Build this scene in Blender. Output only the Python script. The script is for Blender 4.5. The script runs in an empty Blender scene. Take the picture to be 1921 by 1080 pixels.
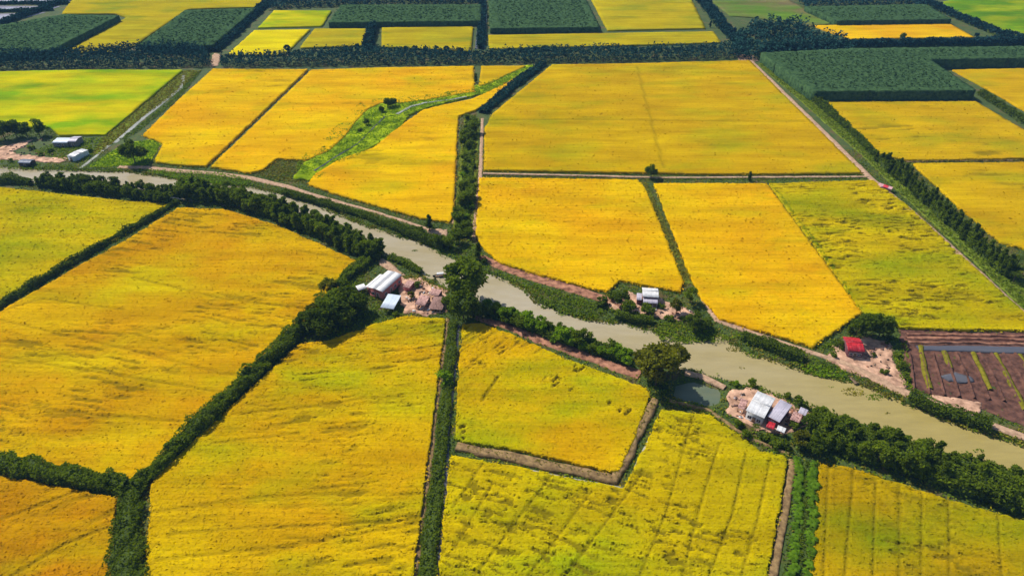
import bpy, math, random
import numpy as np
from mathutils import Vector

R = math.radians
S = bpy.context.scene
COL = S.collection

# ------------------------------------------------------------------ camera
CAM_H, PITCH, FPX = 150.0, 35.54, 1281.0
cam_d = bpy.data.cameras.new('camera'); cam = bpy.data.objects.new('camera', cam_d); COL.objects.link(cam)
cam.location = (0, 0, CAM_H); cam.rotation_euler = (R(90 - PITCH), 0, 0)
cam_d.sensor_width = 36; cam_d.lens = 36 * FPX / 1921; cam_d.clip_start = 1; cam_d.clip_end = 20000
S.camera = cam
# ------------------------------------------------------------------ sky and sun
SUN_AZ, SUN_EL = -50.0, 48.0            # azimuth clockwise from +Y (the view direction)
W = bpy.data.worlds.new('World'); S.world = W; W.use_nodes = True
wn = W.node_tree
sky = wn.nodes.new('ShaderNodeTexSky'); sky.sky_type = 'NISHITA'; sky.sun_disc = False
sky.sun_elevation = R(SUN_EL); sky.sun_rotation = R(SUN_AZ)
wn.nodes['Background'].inputs[1].default_value = 0.095
wn.links.new(sky.outputs[0], wn.nodes['Background'].inputs[0])
sun_d = bpy.data.lights.new('sun', 'SUN'); sun_d.energy = 4.6; sun_d.angle = R(0.9); sun_d.color = (1, .95, .86)
sun = bpy.data.objects.new('sun', sun_d); COL.objects.link(sun); sun.location = (-100, 300, 400)
sdir = Vector((math.sin(R(SUN_AZ)) * math.cos(R(SUN_EL)), math.cos(R(SUN_AZ)) * math.cos(R(SUN_EL)), math.sin(R(SUN_EL))))
sun.rotation_euler = sdir.to_track_quat('Z', 'Y').to_euler()
vs = S.view_settings
vs.view_transform = 'Standard'; vs.look = 'None'; vs.gamma = 1; vs.exposure = 0.12; vs.use_curve_mapping = False
S.cycles.use_denoising = True
S.cycles.max_bounces = 6; S.cycles.diffuse_bounces = 2; S.cycles.transparent_max_bounces = 8; S.cycles.volume_bounces = 0
S.cycles.use_adaptive_sampling = True; S.cycles.adaptive_threshold = 0.02

# ------------------------------------------------------------------ helpers
CP, SP = math.cos(R(PITCH)), math.sin(R(PITCH))
def G(px, py, z=0.0):
    """the place on the plane at height z that is seen at a point of the 1921x1080 photograph"""
    dx = (px - 960.5) / FPX; dy = -(py - 540) / FPX
    d = (dx, CP + dy * SP, -SP + dy * CP)
    t = (z - CAM_H) / d[2]
    return np.array([d[0] * t, d[1] * t])
def GP(pts, z=0.0): return np.array([G(x, y, z) for x, y in pts])

rs = np.random.RandomState(7); random.seed(7)
def hash2(ix, iy, seed):
    n = (ix.astype(np.int64) * 374761393 + iy.astype(np.int64) * 668265263 + seed * 974711) & 0x7fffffff
    n = ((n ^ (n >> 13)) * 1274126177) & 0x7fffffff
    return ((n ^ (n >> 16)) & 0xffff) / 65535.0
def vnoise(x, y, seed=0):
    ix, iy = np.floor(x), np.floor(y); fx, fy = x - ix, y - iy
    fx = fx * fx * (3 - 2 * fx); fy = fy * fy * (3 - 2 * fy)
    a = hash2(ix, iy, seed); b = hash2(ix + 1, iy, seed); c = hash2(ix, iy + 1, seed); d = hash2(ix + 1, iy + 1, seed)
    return (a * (1 - fx) + b * fx) * (1 - fy) + (c * (1 - fx) + d * fx) * fy
def fbm(x, y, seed=0, o=3):
    s = 0; a = .5
    for i in range(o): s = s + a * vnoise(x * 2 ** i, y * 2 ** i, seed + i * 17); a *= .5
    return s / (1 - .5 ** o)
def smooth(a, b, x):
    t = np.clip((x - a) / (b - a), 0, 1); return t * t * (3 - 2 * t)
def inside(P, poly):
    r = np.zeros(P.shape[0], bool); n = len(poly)
    for i in range(n):
        x1, y1 = poly[i]; x2, y2 = poly[(i + 1) % n]
        if y1 == y2: continue
        c = ((y1 > P[:, 1]) != (y2 > P[:, 1])) & (P[:, 0] < (x2 - x1) * (P[:, 1] - y1) / (y2 - y1) + x1)
        r ^= c
    return r
def nearest(P, poly, closed=True):
    best = np.full(len(P), 1e18); Q = P.copy(); n = len(poly)
    for i in range(n if closed else n - 1):
        a = poly[i]; b = poly[(i + 1) % n]; ab = b - a; L = ab @ ab + 1e-12
        t = np.clip(((P - a) @ ab) / L, 0, 1); q = a + t[:, None] * ab
        d = ((P - q) ** 2).sum(1); m = d < best
        best[m] = d[m]; Q[m] = q[m]
    return np.sqrt(best), Q

def mesh(name, V, quads=None, tris=None, smooth_=False):
    V = np.asarray(V, np.float32); me = bpy.data.meshes.new(name)
    nq = 0 if quads is None else len(quads); nt = 0 if tris is None else len(tris)
    me.vertices.add(len(V)); me.vertices.foreach_set('co', V.ravel())
    idx = []
    if nq: idx.append(np.asarray(quads, np.int32).ravel())
    if nt: idx.append(np.asarray(tris, np.int32).ravel())
    idx = np.concatenate(idx); me.loops.add(len(idx)); me.loops.foreach_set('vertex_index', idx)
    st = np.concatenate([np.arange(nq) * 4, nq * 4 + np.arange(nt) * 3]).astype(np.int32)
    me.polygons.add(nq + nt); me.polygons.foreach_set('loop_start', st)
    me.update(calc_edges=True); me.validate()
    if smooth_: me.polygons.foreach_set('use_smooth', np.ones(nq + nt, bool))
    return me
def obj(name, me, mat=None, parent=None, loc=None, label=None, cat=None, group=None, kind=None):
    o = bpy.data.objects.new(name, me); COL.objects.link(o)
    if mat is not None and me is not None and len(me.materials) == 0: me.materials.append(mat)
    if parent: o.parent = parent
    if loc is not None: o.location = loc
    tag(o, label, cat, group, kind); return o
def tag(o, label=None, cat=None, group=None, kind=None):
    if label: o['label'] = label
    if cat: o['category'] = cat
    if group: o['group'] = group
    if kind: o['kind'] = kind
    return o
def recentre(V):
    c = np.array([(V[:, 0].min() + V[:, 0].max()) / 2, (V[:, 1].min() + V[:, 1].max()) / 2, 0])
    return V - c, c
class MB:
    def __init__(s): s.v = []; s.q = []; s.t = []; s.n = 0
    def add(s, V, q=None, t=None):
        V = np.asarray(V, float)
        if q is not None and len(q): s.q.append(np.asarray(q) + s.n)
        if t is not None and len(t): s.t.append(np.asarray(t) + s.n)
        s.v.append(V); s.n += len(V); return s
    def box(s, c, d, rz=0, taper=1.0):
        x, y, z = [k / 2 for k in d]
        V = np.array([(-x, -y, -z), (x, -y, -z), (x, y, -z), (-x, y, -z), (-x * taper, -y * taper, z), (x * taper, -y * taper, z), (x * taper, y * taper, z), (-x * taper, y * taper, z)])
        if rz: c_, s_ = math.cos(rz), math.sin(rz); V[:, :2] = V[:, :2] @ np.array([[c_, s_], [-s_, c_]])
        return s.add(V + np.array(c), [(0, 3, 2, 1), (4, 5, 6, 7), (0, 1, 5, 4), (1, 2, 6, 5), (2, 3, 7, 6), (3, 0, 4, 7)])
    def tube(s, P, rad, n=6):
        P = np.asarray(P, float); V = []; q = []
        for i, p in enumerate(P):
            d = P[min(i + 1, len(P) - 1)] - P[max(i - 1, 0)]; d = d / (np.linalg.norm(d) + 1e-9)
            u = np.cross(d, (0.3, .9, .1)); u /= np.linalg.norm(u); w = np.cross(d, u)
            for k in range(n):
                a = 2 * math.pi * k / n; V.append(p + rad[i] * (math.cos(a) * u + math.sin(a) * w))
        for i in range(len(P) - 1):
            for k in range(n): q.append((i * n + k, i * n + (k + 1) % n, (i + 1) * n + (k + 1) % n, (i + 1) * n + k))
        return s.add(V, q)
    def mesh(s, name, sm=False):
        return mesh(name, np.concatenate(s.v), np.concatenate(s.q) if s.q else None, np.concatenate(s.t) if s.t else None, sm)
    def build(s, name, mat, parent=None, **k):
        return obj(name, s.mesh(name), mat, parent, **k)

# ------------------------------------------------------------------ materials
def new_mat(name):
    m = bpy.data.materials.new(name); m.use_nodes = True; nt = m.node_tree
    return m, nt, nt.nodes['Principled BSDF']
def nd(nt, t, **kw):
    n = nt.nodes.new(t)
    for k, v in kw.items(): setattr(n, k, v)
    return n
def pos_noise(nt, scale, stretch=(1, 1, 1), detail=4, rough=.55, rot=0):
    g = nd(nt, 'ShaderNodeNewGeometry'); mp = nd(nt, 'ShaderNodeMapping'); mp.inputs['Scale'].default_value = stretch
    mp.inputs['Rotation'].default_value = (0, 0, rot)
    n = nd(nt, 'ShaderNodeTexNoise'); n.inputs['Scale'].default_value = scale; n.inputs['Detail'].default_value = detail; n.inputs['Roughness'].default_value = rough
    nt.links.new(g.outputs['Position'], mp.inputs[0]); nt.links.new(mp.outputs[0], n.inputs['Vector'])
    return n.outputs['Fac']
def ramp(nt, fac, stops):
    r = nd(nt, 'ShaderNodeValToRGB'); e = r.color_ramp.elements
    while len(e) < len(stops): e.new(.5)
    for i, (p, c) in enumerate(stops): e[i].position = p; e[i].color = (*c, 1)
    nt.links.new(fac, r.inputs[0]); return r.outputs[0]
def mix(nt, fac, a, b, typ='MIX'):
    m = nd(nt, 'ShaderNodeMix', data_type='RGBA', blend_type=typ)
    if isinstance(fac, (int, float)): m.inputs[0].default_value = fac
    else: nt.links.new(fac, m.inputs[0])
    for i, v in ((6, a), (7, b)):
        if isinstance(v, tuple): m.inputs[i].default_value = (*v, 1)
        else: nt.links.new(v, m.inputs[i])
    return m.outputs[2]
def bump(nt, bs, h, strength=.5, dist=.2):
    b = nd(nt, 'ShaderNodeBump'); b.inputs['Strength'].default_value = strength; b.inputs['Distance'].default_value = dist
    nt.links.new(h, b.inputs['Height']); nt.links.new(b.outputs[0], bs.inputs['Normal'])
def grey(v): return (v, v, v)

def rice_mat(name, a, b, c, green=0.25, rot=0.0, fine=1.0):
    """a, b: the two ripe colours, c: unripe colour, green: how much of it"""
    m, nt, bs = new_mat(name)
    big = pos_noise(nt, .022, (1, 1, 1), 3); st = pos_noise(nt, .06, (.35, 1.6, 1), 4, rot=rot)
    base = mix(nt, ramp(nt, big, [(.36, grey(0)), (.64, grey(1))]), a, b)
    gm = pos_noise(nt, .035, (.6, 1.2, 1), 5, rot=rot)
    base = mix(nt, ramp(nt, gm, [(.62 - green * .45, grey(0)), (.80 - green * .35, grey(1))]), base, c)
    base = mix(nt, .75, base, ramp(nt, st, [(.3, (.70, .66, .7)), (.7, (1.15, 1.2, 1.2))]), 'MULTIPLY')
    rw = pos_noise(nt, .9 * fine, (.05, 1.3, 1), 3, .6, rot=rot)
    base = mix(nt, .7, base, ramp(nt, rw, [(.32, grey(.80)), (.5, grey(1)), (.68, grey(1.14))]), 'MULTIPLY')
    f = pos_noise(nt, 1.1 * fine, (.6, 1.5, 1), 5, .7, rot=rot)
    base = mix(nt, .8, base, ramp(nt, f, [(.28, grey(.76)), (.5, grey(1)), (.75, grey(1.16))]), 'MULTIPLY')
    at_ = nd(nt, 'ShaderNodeAttribute'); at_.attribute_name = 'flattened'
    base = mix(nt, at_.outputs['Fac'], base, mix(nt, f, (.06, .055, .003), (.20, .15, .005)))
    nt.links.new(base, bs.inputs['Base Color']); bs.inputs['Roughness'].default_value = 1; bs.inputs['Specular IOR Level'].default_value = 0
    h = pos_noise(nt, 2.2 * fine, (.7, 1.3, 1), 3, .6, rot=rot); bump(nt, bs, h, .45, .3)
    return m
def plain(name, col, var=.25, scale=1.5, rough=.8, bumpd=0, spec=.3, metal=0, col2=None, rot=0, stretch=(1, 1, 1)):
    m, nt, bs = new_mat(name)
    n = pos_noise(nt, scale, stretch, 5, .6, rot=rot)
    lo = tuple(c * (1 - var) for c in col); hi = tuple(min(1, c * (1 + var)) for c in (col2 or col))
    nt.links.new(ramp(nt, n, [(.3, lo), (.7, hi)]), bs.inputs['Base Color'])
    bs.inputs['Roughness'].default_value = rough; bs.inputs['Specular IOR Level'].default_value = spec; bs.inputs['Metallic'].default_value = metal
    if bumpd: bump(nt, bs, pos_noise(nt, scale * 2, stretch, 4), .7, bumpd)
    return m
def leaf_mat(name, dark, light, trans=.3, hue=.25):
    m = bpy.data.materials.new(name); m.use_nodes = True; nt = m.node_tree; nt.nodes.clear()
    oi = nd(nt, 'ShaderNodeObjectInfo'); n = pos_noise(nt, .9, (1, 1, 1), 3)
    c = ramp(nt, n, [(.3, dark), (.72, light)])
    c = mix(nt, .7, c, ramp(nt, oi.outputs['Random'], [(0, (1 - hue, 1 - hue, 1 - hue)), (.5, (1, 1, 1)), (1, (1 + hue * 1.2, 1 + hue, 1))]), 'MULTIPLY')
    d = nd(nt, 'ShaderNodeBsdfDiffuse'); t = nd(nt, 'ShaderNodeBsdfTranslucent'); ms = nd(nt, 'ShaderNodeMixShader'); out = nd(nt, 'ShaderNodeOutputMaterial')
    nt.links.new(c, d.inputs[0]); nt.links.new(mix(nt, 1.0, c, (1.2, 1.25, .5), 'MULTIPLY'), t.inputs[0])
    ms.inputs[0].default_value = trans
    nt.links.new(d.outputs[0], ms.inputs[1]); nt.links.new(t.outputs[0], ms.inputs[2]); nt.links.new(ms.outputs[0], out.inputs[0])
    return m
def water_mat(name, a, b, rough=.12, down=None):
    m, nt, bs = new_mat(name)
    n = pos_noise(nt, .05, (.5, 1.6, 1), 6, .6, rot=.55); n2 = pos_noise(nt, .3, (.35, 1.7, 1), 5, .65, rot=.6)
    c = mix(nt, ramp(nt, n, [(.38, grey(0)), (.62, grey(1))]), a, b)
    if down:
        g_ = nd(nt, 'ShaderNodeNewGeometry'); sx = nd(nt, 'ShaderNodeSeparateXYZ'); mr = nd(nt, 'ShaderNodeMapRange'); mr.inputs[1].default_value = 20; mr.inputs[2].default_value = 120
        nt.links.new(g_.outputs['Position'], sx.inputs[0]); nt.links.new(sx.outputs[0], mr.inputs[0]); c = mix(nt, mr.outputs[0], c, mix(nt, n2, down, tuple(k * 1.2 for k in down)))
    c = mix(nt, .22, c, ramp(nt, n2, [(.35, grey(.75)), (.65, grey(1.15))]), 'MULTIPLY')
    nt.links.new(c, bs.inputs['Base Color']); bs.inputs['Roughness'].default_value = rough; bs.inputs['IOR'].default_value = 1.33
    bump(nt, bs, pos_noise(nt, .9, (1, 1, 1), 4, .65), .35, .12)
    return m

M = {}
GOLD, GOLD2, ORNG, LIME, GRN, OLIVE = (.70, .445, .0004), (.70, .36, .0004), (.58, .215, .0004), (.54, .45, .0004), (.24, .29, .002), (.40, .29, .004)
M['rice_gold'] = rice_mat('ripe_rice', GOLD, GOLD2, (.46, .37, .001), .18)
M['rice_orange'] = rice_mat('orange_ripe_rice', (.60, .365, .0004), (.55, .25, .0004), (.55, .41, .0006), .34, fine=.9, rot=.15)  # brightness lowered in the crop colour to imitate lens vignetting
M['rice_deep_vignetted'] = rice_mat('deep_orange_vignetted_rice', (.50, .29, .0004), (.47, .19, .0004), (.40, .30, .0006), .3, fine=.9, rot=-.5)  # amber crop, darkened further as a stand-in for the corner vignette
M['rice_lime'] = rice_mat('ripening_rice', (.57, .405, .0004), (.47, .36, .0005), (.27, .29, .001), .38, rot=.5)  # crop colours dimmed to carry the vignette of the lower frame
M['rice_lemon'] = rice_mat('yellow_green_rice', (.58, .46, .0005), (.44, .44, .001), (.20, .34, .002), .42)
M['rice_patchy'] = rice_mat('patchy_rice', (.58, .385, .0004), (.57, .31, .0004), (.38, .35, .001), .34, rot=-.1)  # vignette falloff put into the crop colour as lower brightness
M['rice_green_patch'] = rice_mat('green_patched_rice', (.58, .39, .0004), (.60, .335, .0004), (.32, .35, .001), .42, rot=.8)
M['rice_olive'] = rice_mat('far_olive_rice', (.44, .33, .004), (.38, .31, .006), (.22, .25, .01), .25, fine=.5)
M['rice_brown'] = rice_mat('olive_gold_rice', (.55, .35, .001), (.50, .30, .001), (.36, .31, .003), .3)
M['rice_vignetted'] = rice_mat('vignetted_olive_gold_rice', (.42, .29, .0006), (.38, .23, .0006), (.22, .25, .001), .42, rot=1.5)  # olive crop dimmed to stand in for the bottom right vignette
M['rice_bright'] = rice_mat('bright_lemon_rice', (.66, .52, .001), (.62, .50, .001), (.5, .46, .002), .2)
M['green_crop'] = rice_mat('young_green_crop', (.16, .24, .01), (.11, .20, .015), (.07, .14, .02), .3, fine=.5)
M['bright_green'] = rice_mat('bright_green_crop', (.13, .26, .004), (.09, .20, .006), (.30, .34, .004), .35, fine=.5)
M['meadow'] = rice_mat('brown_green_meadow', (.12, .21, .02), (.18, .15, .06), (.10, .20, .02), .3, fine=.5)
m, nt, bs = new_mat('soil_and_grass')
c = ramp(nt, pos_noise(nt, .12, (1, 1, 1), 6, .65), [(.30, (.12, .068, .025)), (.39, (.10, .085, .018)), (.47, (.06, .095, .010)), (.64, (.035, .065, .007))])
c = mix(nt, .7, c, ramp(nt, pos_noise(nt, 1.3, (1, 1, 1), 4), [(.3, grey(.6)), (.7, grey(1.3))]), 'MULTIPLY')
nt.links.new(c, bs.inputs['Base Color']); bs.inputs['Roughness'].default_value = .95; bump(nt, bs, pos_noise(nt, 1.5, (1, 1, 1), 5), .8, .3)
M['ground'] = m
M['path'] = plain('pale_dirt', (.40, .24, .15), .3, .8, .95, .1, col2=(.46, .30, .19))
M['bund'] = plain('brown_bund_soil', (.20, .115, .05), .45, .7, .95, .15, col2=(.26, .17, .07))
M['red_soil'] = plain('red_brown_soil', (.20, .075, .045), .5, .5, .95, .2, col2=(.36, .17, .10))
M['yard'] = plain('pink_sandy_earth', (.37, .19, .115), .5, .3, .95, .2, col2=(.56, .34, .225))
M['purple_soil'] = plain('ploughed_purple_soil', (.075, .030, .020), .5, .45, .95, .25, col2=(.13, .058, .038))
M['river'] = water_mat('muddy_river_water', (.43, .37, .26), (.37, .305, .175), rough=.05, down=(.33, .26, .085))
M['pond'] = water_mat('green_pond_water', (.10, .14, .10), (.15, .17, .10))
M['ditch'] = water_mat('pale_ditch_water', (.40, .40, .35), (.30, .31, .25))
M['grey_ditch'] = water_mat('blue_grey_ditch_water', (.085, .088, .115), (.11, .11, .125))
M['wet'] = water_mat('flooded_field_water', (.42, .40, .46), (.35, .33, .40), .1)
M['leaf_dark'] = leaf_mat('dark_leaves', (.050, .082, .006), (.140, .195, .012), .45)
M['leaf_mid'] = leaf_mat('mid_green_leaves', (.075, .120, .007), (.200, .265, .015), .45)
M['leaf_olive'] = leaf_mat('olive_leaves', (.080, .090, .006), (.20, .205, .013), .42)
M['leaf_bright'] = leaf_mat('bright_green_leaves', (.11, .21, .005), (.26, .39, .012), .45)
M['leaf_banana'] = leaf_mat('banana_leaves', (.055, .125, .006), (.16, .29, .015), .4)
M['leaf_far_haze'] = leaf_mat('far_haze_tinted_leaves', (.010, .044, .046), (.032, .085, .074), .08)  # blue of the distant haze is mixed into the leaf colour
M['leaf_plant'] = leaf_mat('plantation_leaves', (.034, .078, .030), (.066, .120, .042), .15)
M['canopy'] = plain('plantation_canopy', (.034, .076, .030), .35, .5, .95, .35, spec=0, col2=(.056, .104, .038))
M['grass'] = leaf_mat('bank_grass', (.09, .15, .006), (.21, .29, .012), .35)
M['dry_grass'] = leaf_mat('dry_bank_grass', (.14, .13, .014), (.29, .26, .03), .3)
M['swale'] = plain('green_swale_grass', (.11, .22, .006), .45, .12, .95, .2, spec=0, col2=(.27, .34, .006))
M['verge'] = plain('rough_verge_grass', (.13, .13, .02), .4, .35, .95, .2, spec=0, col2=(.15, .21, .02))
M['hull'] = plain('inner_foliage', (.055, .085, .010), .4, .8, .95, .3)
M['bark'] = plain('bark', (.07, .05, .035), .3, 3, .9)
M['roof_white'] = plain('white_metal_roof', (.70, .69, .69), .16, 1.1, .35, spec=.5)
M['roof_lilac'] = plain('lilac_grey_metal_roof', (.50, .46, .54), .18, .7, .45, spec=.4)
M['roof_blue'] = plain('pale_blue_metal_roof', (.62, .70, .80), .08, .7, .35, spec=.5)
M['roof_red'] = plain('red_metal_roof', (.48, .025, .035), .45, 1.3, .45, spec=.4)
M['roof_slate'] = plain('grey_blue_roof', (.16, .19, .26), .2, .9, .5)
M['roof_rust'] = plain('rusty_pink_roof', (.36, .17, .14), .45, 1.4, .75, spec=.2, col2=(.50, .30, .26))
M['thatch'] = plain('purple_brown_thatch', (.20, .11, .10), .45, 1.5, .95, .15, col2=(.30, .18, .15), stretch=(3, .6, 1))
M['wall_pink'] = plain('pink_red_wall', (.58, .20, .19), .2, .8, .85)
M['wall_plum'] = plain('plum_brown_wall', (.20, .08, .09), .25, .8, .85)
M['wall_white'] = plain('whitewashed_wall', (.68, .66, .66), .1, .8, .8)
M['wall_grey'] = plain('weathered_board_wall', (.22, .20, .20), .3, 1.5, .85)
M['wood'] = plain('weathered_wood', (.24, .16, .10), .3, 2.5, .85)
M['dark_wood'] = plain('dark_tarred_wood', (.05, .04, .035), .3, 2.5, .7)
M['glass'] = plain('dark_window_glass', (.03, .04, .05), .1, 1, .15, spec=.6)
M['tarp_pink'] = plain('pink_tarpaulin', (.60, .33, .34), .2, .8, .7)
M['tarp_red'] = plain('red_tarpaulin', (.55, .04, .06), .2, .8, .6)

def leaf_quads(C, size, rnd, up=.35, aspect=1.6, flat=.7):
    """one leaf blade per centre, at random attitudes, tending to lie flat to the light"""
    n = len(C); a = rnd.normal(size=(n, 3)); a[:, 2] *= (1 - up); a /= np.linalg.norm(a, axis=1)[:, None]
    b = rnd.normal(size=(n, 3)); b[:, 2] *= flat; b -= (b * a).sum(1)[:, None] * a; b /= np.linalg.norm(b, axis=1)[:, None]
    s = size * rnd.uniform(.6, 1.3, n)[:, None]
    a = a * s * aspect / 2; b = b * s / 2
    V = np.stack([C - a, C - b * .9, C + a, C + b * .9], 1).reshape(-1, 3)
    return V, np.arange(4 * n).reshape(n, 4)
EXCL = []       # outlines on which no wild grass grows
# ------------------------------------------------------------------ sheets with real edges
def patch(poly, step, hfun, skirt=None, edge_noise=.25, seed=0):
    lo = poly.min(0) - step; hi = poly.max(0) + step
    nx, ny = int((hi[0] - lo[0]) / step) + 2, int((hi[1] - lo[1]) / step) + 2
    X, Y = np.meshgrid(lo[0] + np.arange(nx) * step, lo[1] + np.arange(ny) * step)
    C = np.stack([(X[:-1, :-1] + step / 2).ravel(), (Y[:-1, :-1] + step / 2).ravel()], 1)
    keep = inside(C, poly).reshape(ny - 1, nx - 1)
    id_ = np.arange(nx * ny).reshape(ny, nx)
    cnt = np.zeros((ny, nx), int)
    for a, b in ((0, 0), (1, 0), (0, 1), (1, 1)): cnt[a:ny - 1 + a, b:nx - 1 + b] += keep
    P = np.stack([X.ravel(), Y.ravel()], 1); bd = ((cnt > 0) & (cnt < 4)).ravel()
    _, q = nearest(P[bd], poly)
    if edge_noise:
        q = q + edge_noise * np.stack([fbm(q[:, 0] * .45, q[:, 1] * .45, seed + 3) - .5, fbm(q[:, 0] * .45, q[:, 1] * .45, seed + 9) - .5], 1) * 3
    P[bd] = q
    Q = np.stack([id_[:-1, :-1][keep], id_[:-1, 1:][keep], id_[1:, 1:][keep], id_[1:, :-1][keep]], 1)
    used = np.unique(Q); remap = np.full(nx * ny, -1); remap[used] = np.arange(len(used))
    V = np.zeros((len(used), 3)); V[:, :2] = P[used]; V[:, 2] = hfun(V[:, 0], V[:, 1]); Q = remap[Q]
    if skirt is not None:
        k = np.pad(keep, 1); E = []
        for (a, b, da, db) in ((0, 1, -1, 0), (1, 2, 0, 1), (2, 3, 1, 0), (3, 0, 0, -1)):
            nb = k[1 + da:ny + da, 1 + db:nx + db]; mk = keep & ~nb
            cols = [id_[:-1, :-1], id_[:-1, 1:], id_[1:, 1:], id_[1:, :-1]]
            E.append(np.stack([cols[a][mk], cols[b][mk]], 1))
        E = remap[np.concatenate(E)]
        bv = np.unique(E); r2 = np.full(len(V), -1); r2[bv] = np.arange(len(bv)) + len(V)
        B = V[bv].copy(); B[:, 2] = skirt
        Q = np.concatenate([Q, np.stack([E[:, 1], E[:, 0], r2[E[:, 0]], r2[E[:, 1]]], 1)]); V = np.concatenate([V, B])
    return V, Q
def sheet(name, px, mat, z=.05, step=1.0, rough=.0, edge=.5, skirt=-.05, seed=1, world=False, **k):
    poly = px if world else GP(px, z); EXCL.append(poly)
    f = lambda x, y: z + rough * (fbm(x * .6, y * .6, seed) - .4)
    V, Q = patch(poly, step, f, skirt, edge, seed); V, c = recentre(V)
    return obj(name, mesh(name, V, Q), mat, loc=c, **k)
def resample(P, d):
    P = np.asarray(P, float); out = [P[0]]
    for a, b in zip(P[:-1], P[1:]):
        n = max(1, int(round(np.linalg.norm(b - a) / d)))
        for i in range(1, n + 1): out.append(a + (b - a) * i / n)
    return np.array(out)
def normals2(P):
    T = np.gradient(P, axis=0); T /= np.linalg.norm(T, axis=1)[:, None] + 1e-9
    return np.stack([-T[:, 1], T[:, 0]], 1)
def ribbon(name, px, width, mat, z=.1, skirt=-.05, jit=.3, n=5, crown=.1, seed=3, d=1.5, world=False, **k):
    P = resample(px if world else GP(px, z), d); N = normals2(P)
    w = width / 2 if np.isscalar(width) else np.interp(np.linspace(0, 1, len(P)), np.linspace(0, 1, len(width)), width) / 2
    s = np.arange(len(P)) * d; EXCL.append(np.concatenate([P + N * np.reshape(w, (-1, 1)), (P - N * np.reshape(w, (-1, 1)))[::-1]])[::2])
    V = []; 
    wl = w + jit * (fbm(s * .25, s * 0, seed) - .5) * 2; wr = w + jit * (fbm(s * .25, s * 0 + 5, seed) - .5) * 2
    offs = np.linspace(-1, 1, n)
    rows = []
    for o in offs:
        ww = wl if o < 0 else wr
        p = P + N * (o * ww)[:, None]
        zz = z + crown * (1 - o * o) + .12 * (fbm(p[:, 0] * .5, p[:, 1] * .5, seed + 4) - .5) * min(1, crown * 8)
        rows.append(np.column_stack([p, zz]))
    rows = [np.column_stack([rows[0][:, :2] - N * .12, np.full(len(P), skirt)])] + rows + [np.column_stack([rows[-1][:, :2] + N * .12, np.full(len(P), skirt)])]
    V = np.stack(rows, 1); m_, k_ = V.shape[:2]; id_ = np.arange(m_ * k_).reshape(m_, k_)
    Q = np.stack([id_[:-1, :-1].ravel(), id_[1:, :-1].ravel(), id_[1:, 1:].ravel(), id_[:-1, 1:].ravel()], 1)[:, ::-1]
    V, c = recentre(V.reshape(-1, 3))
    return obj(name, mesh(name, V, Q), mat, loc=c, **k)

# ------------------------------------------------------------------ river outline and ground
RIVER_N = [(-260, 300), (0, 312), (50, 317), (160, 320), (240, 322), (330, 335), (350, 343), (410, 345), (470, 350), (530, 364), (600, 388), (700, 427), (800, 460), (850, 487), (890, 507),
           (930, 517), (985, 541), (1005, 566), (1060, 590), (1130, 603), (1165, 603), (1225, 622), (1290, 636), (1330, 640), (1348, 627), (1372, 641), (1400, 661), (1500, 692), (1600, 718), (1700, 755), (1800, 796), (1921, 833), (2200, 925)]
RIVER_S = [(-260, 330), (0, 336), (110, 350), (330, 375), (480, 395), (600, 432), (700, 470), (765, 500), (800, 520), (848, 545), (900, 568), (960, 592), (1050, 630), (1180, 664), (1290, 695), (1400, 722), (1480, 752), (1560, 775), (1700, 822), (1800, 857), (1921, 897), (2200, 985)]
WL = -.55
RIV = np.concatenate([GP(RIVER_N, WL), GP(RIVER_S[::-1], WL)])
POND = GP([(1268, 722), (1300, 716), (1352, 733), (1350, 758), (1330, 762), (1262, 745)], WL)
def carve(x, y):
    P = np.stack([x, y], 1); z = np.zeros(len(P))
    for poly in (RIV, POND):
        lo, hi = poly.min(0) - 4, poly.max(0) + 4
        m = (P[:, 0] > lo[0]) & (P[:, 0] < hi[0]) & (P[:, 1] > lo[1]) & (P[:, 1] < hi[1])
        d, _ = nearest(P[m], poly); d = np.where(inside(P[m], poly), d, -d)
        z[m] = np.minimum(z[m], np.clip(-.5 - .55 * d, -1.6, 0))
    return z
def axis(segs):
    out = [segs[0][0]]
    for a, b, s in segs:
        n = max(1, int((b - a) / s)); out += list(a + (b - a) * np.arange(1, n + 1) / n)
    return np.array(out)
ax = axis([(-6000, -1000, 500), (-1000, -480, 40), (-480, 480, 2.0), (480, 1000, 40), (1000, 6000, 500)])
ay = axis([(-3000, 0, 500), (0, 60, 10), (60, 330, 1.8), (330, 760, 6), (760, 1500, 60), (1500, 6000, 500)])
X, Y = np.meshgrid(ax, ay); nx, ny = len(ax), len(ay)
Z = carve(X.ravel(), Y.ravel()); 
near = (np.abs(X.ravel()) < 480) & (Y.ravel() < 760)
Z = Z + np.where(near & (Z > -.02), -.10 * fbm(X.ravel() * .2, Y.ravel() * .2, 5), 0)
id_ = np.arange(nx * ny).reshape(ny, nx)
Q = np.stack([id_[:-1, :-1].ravel(), id_[:-1, 1:].ravel(), id_[1:, 1:].ravel(), id_[1:, :-1].ravel()], 1)
obj('ground', mesh('ground', np.column_stack([X.ravel(), Y.ravel(), Z]), Q, smooth_=True), M['ground'], kind='structure', label='brown soil and rough grass between the fields')
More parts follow.
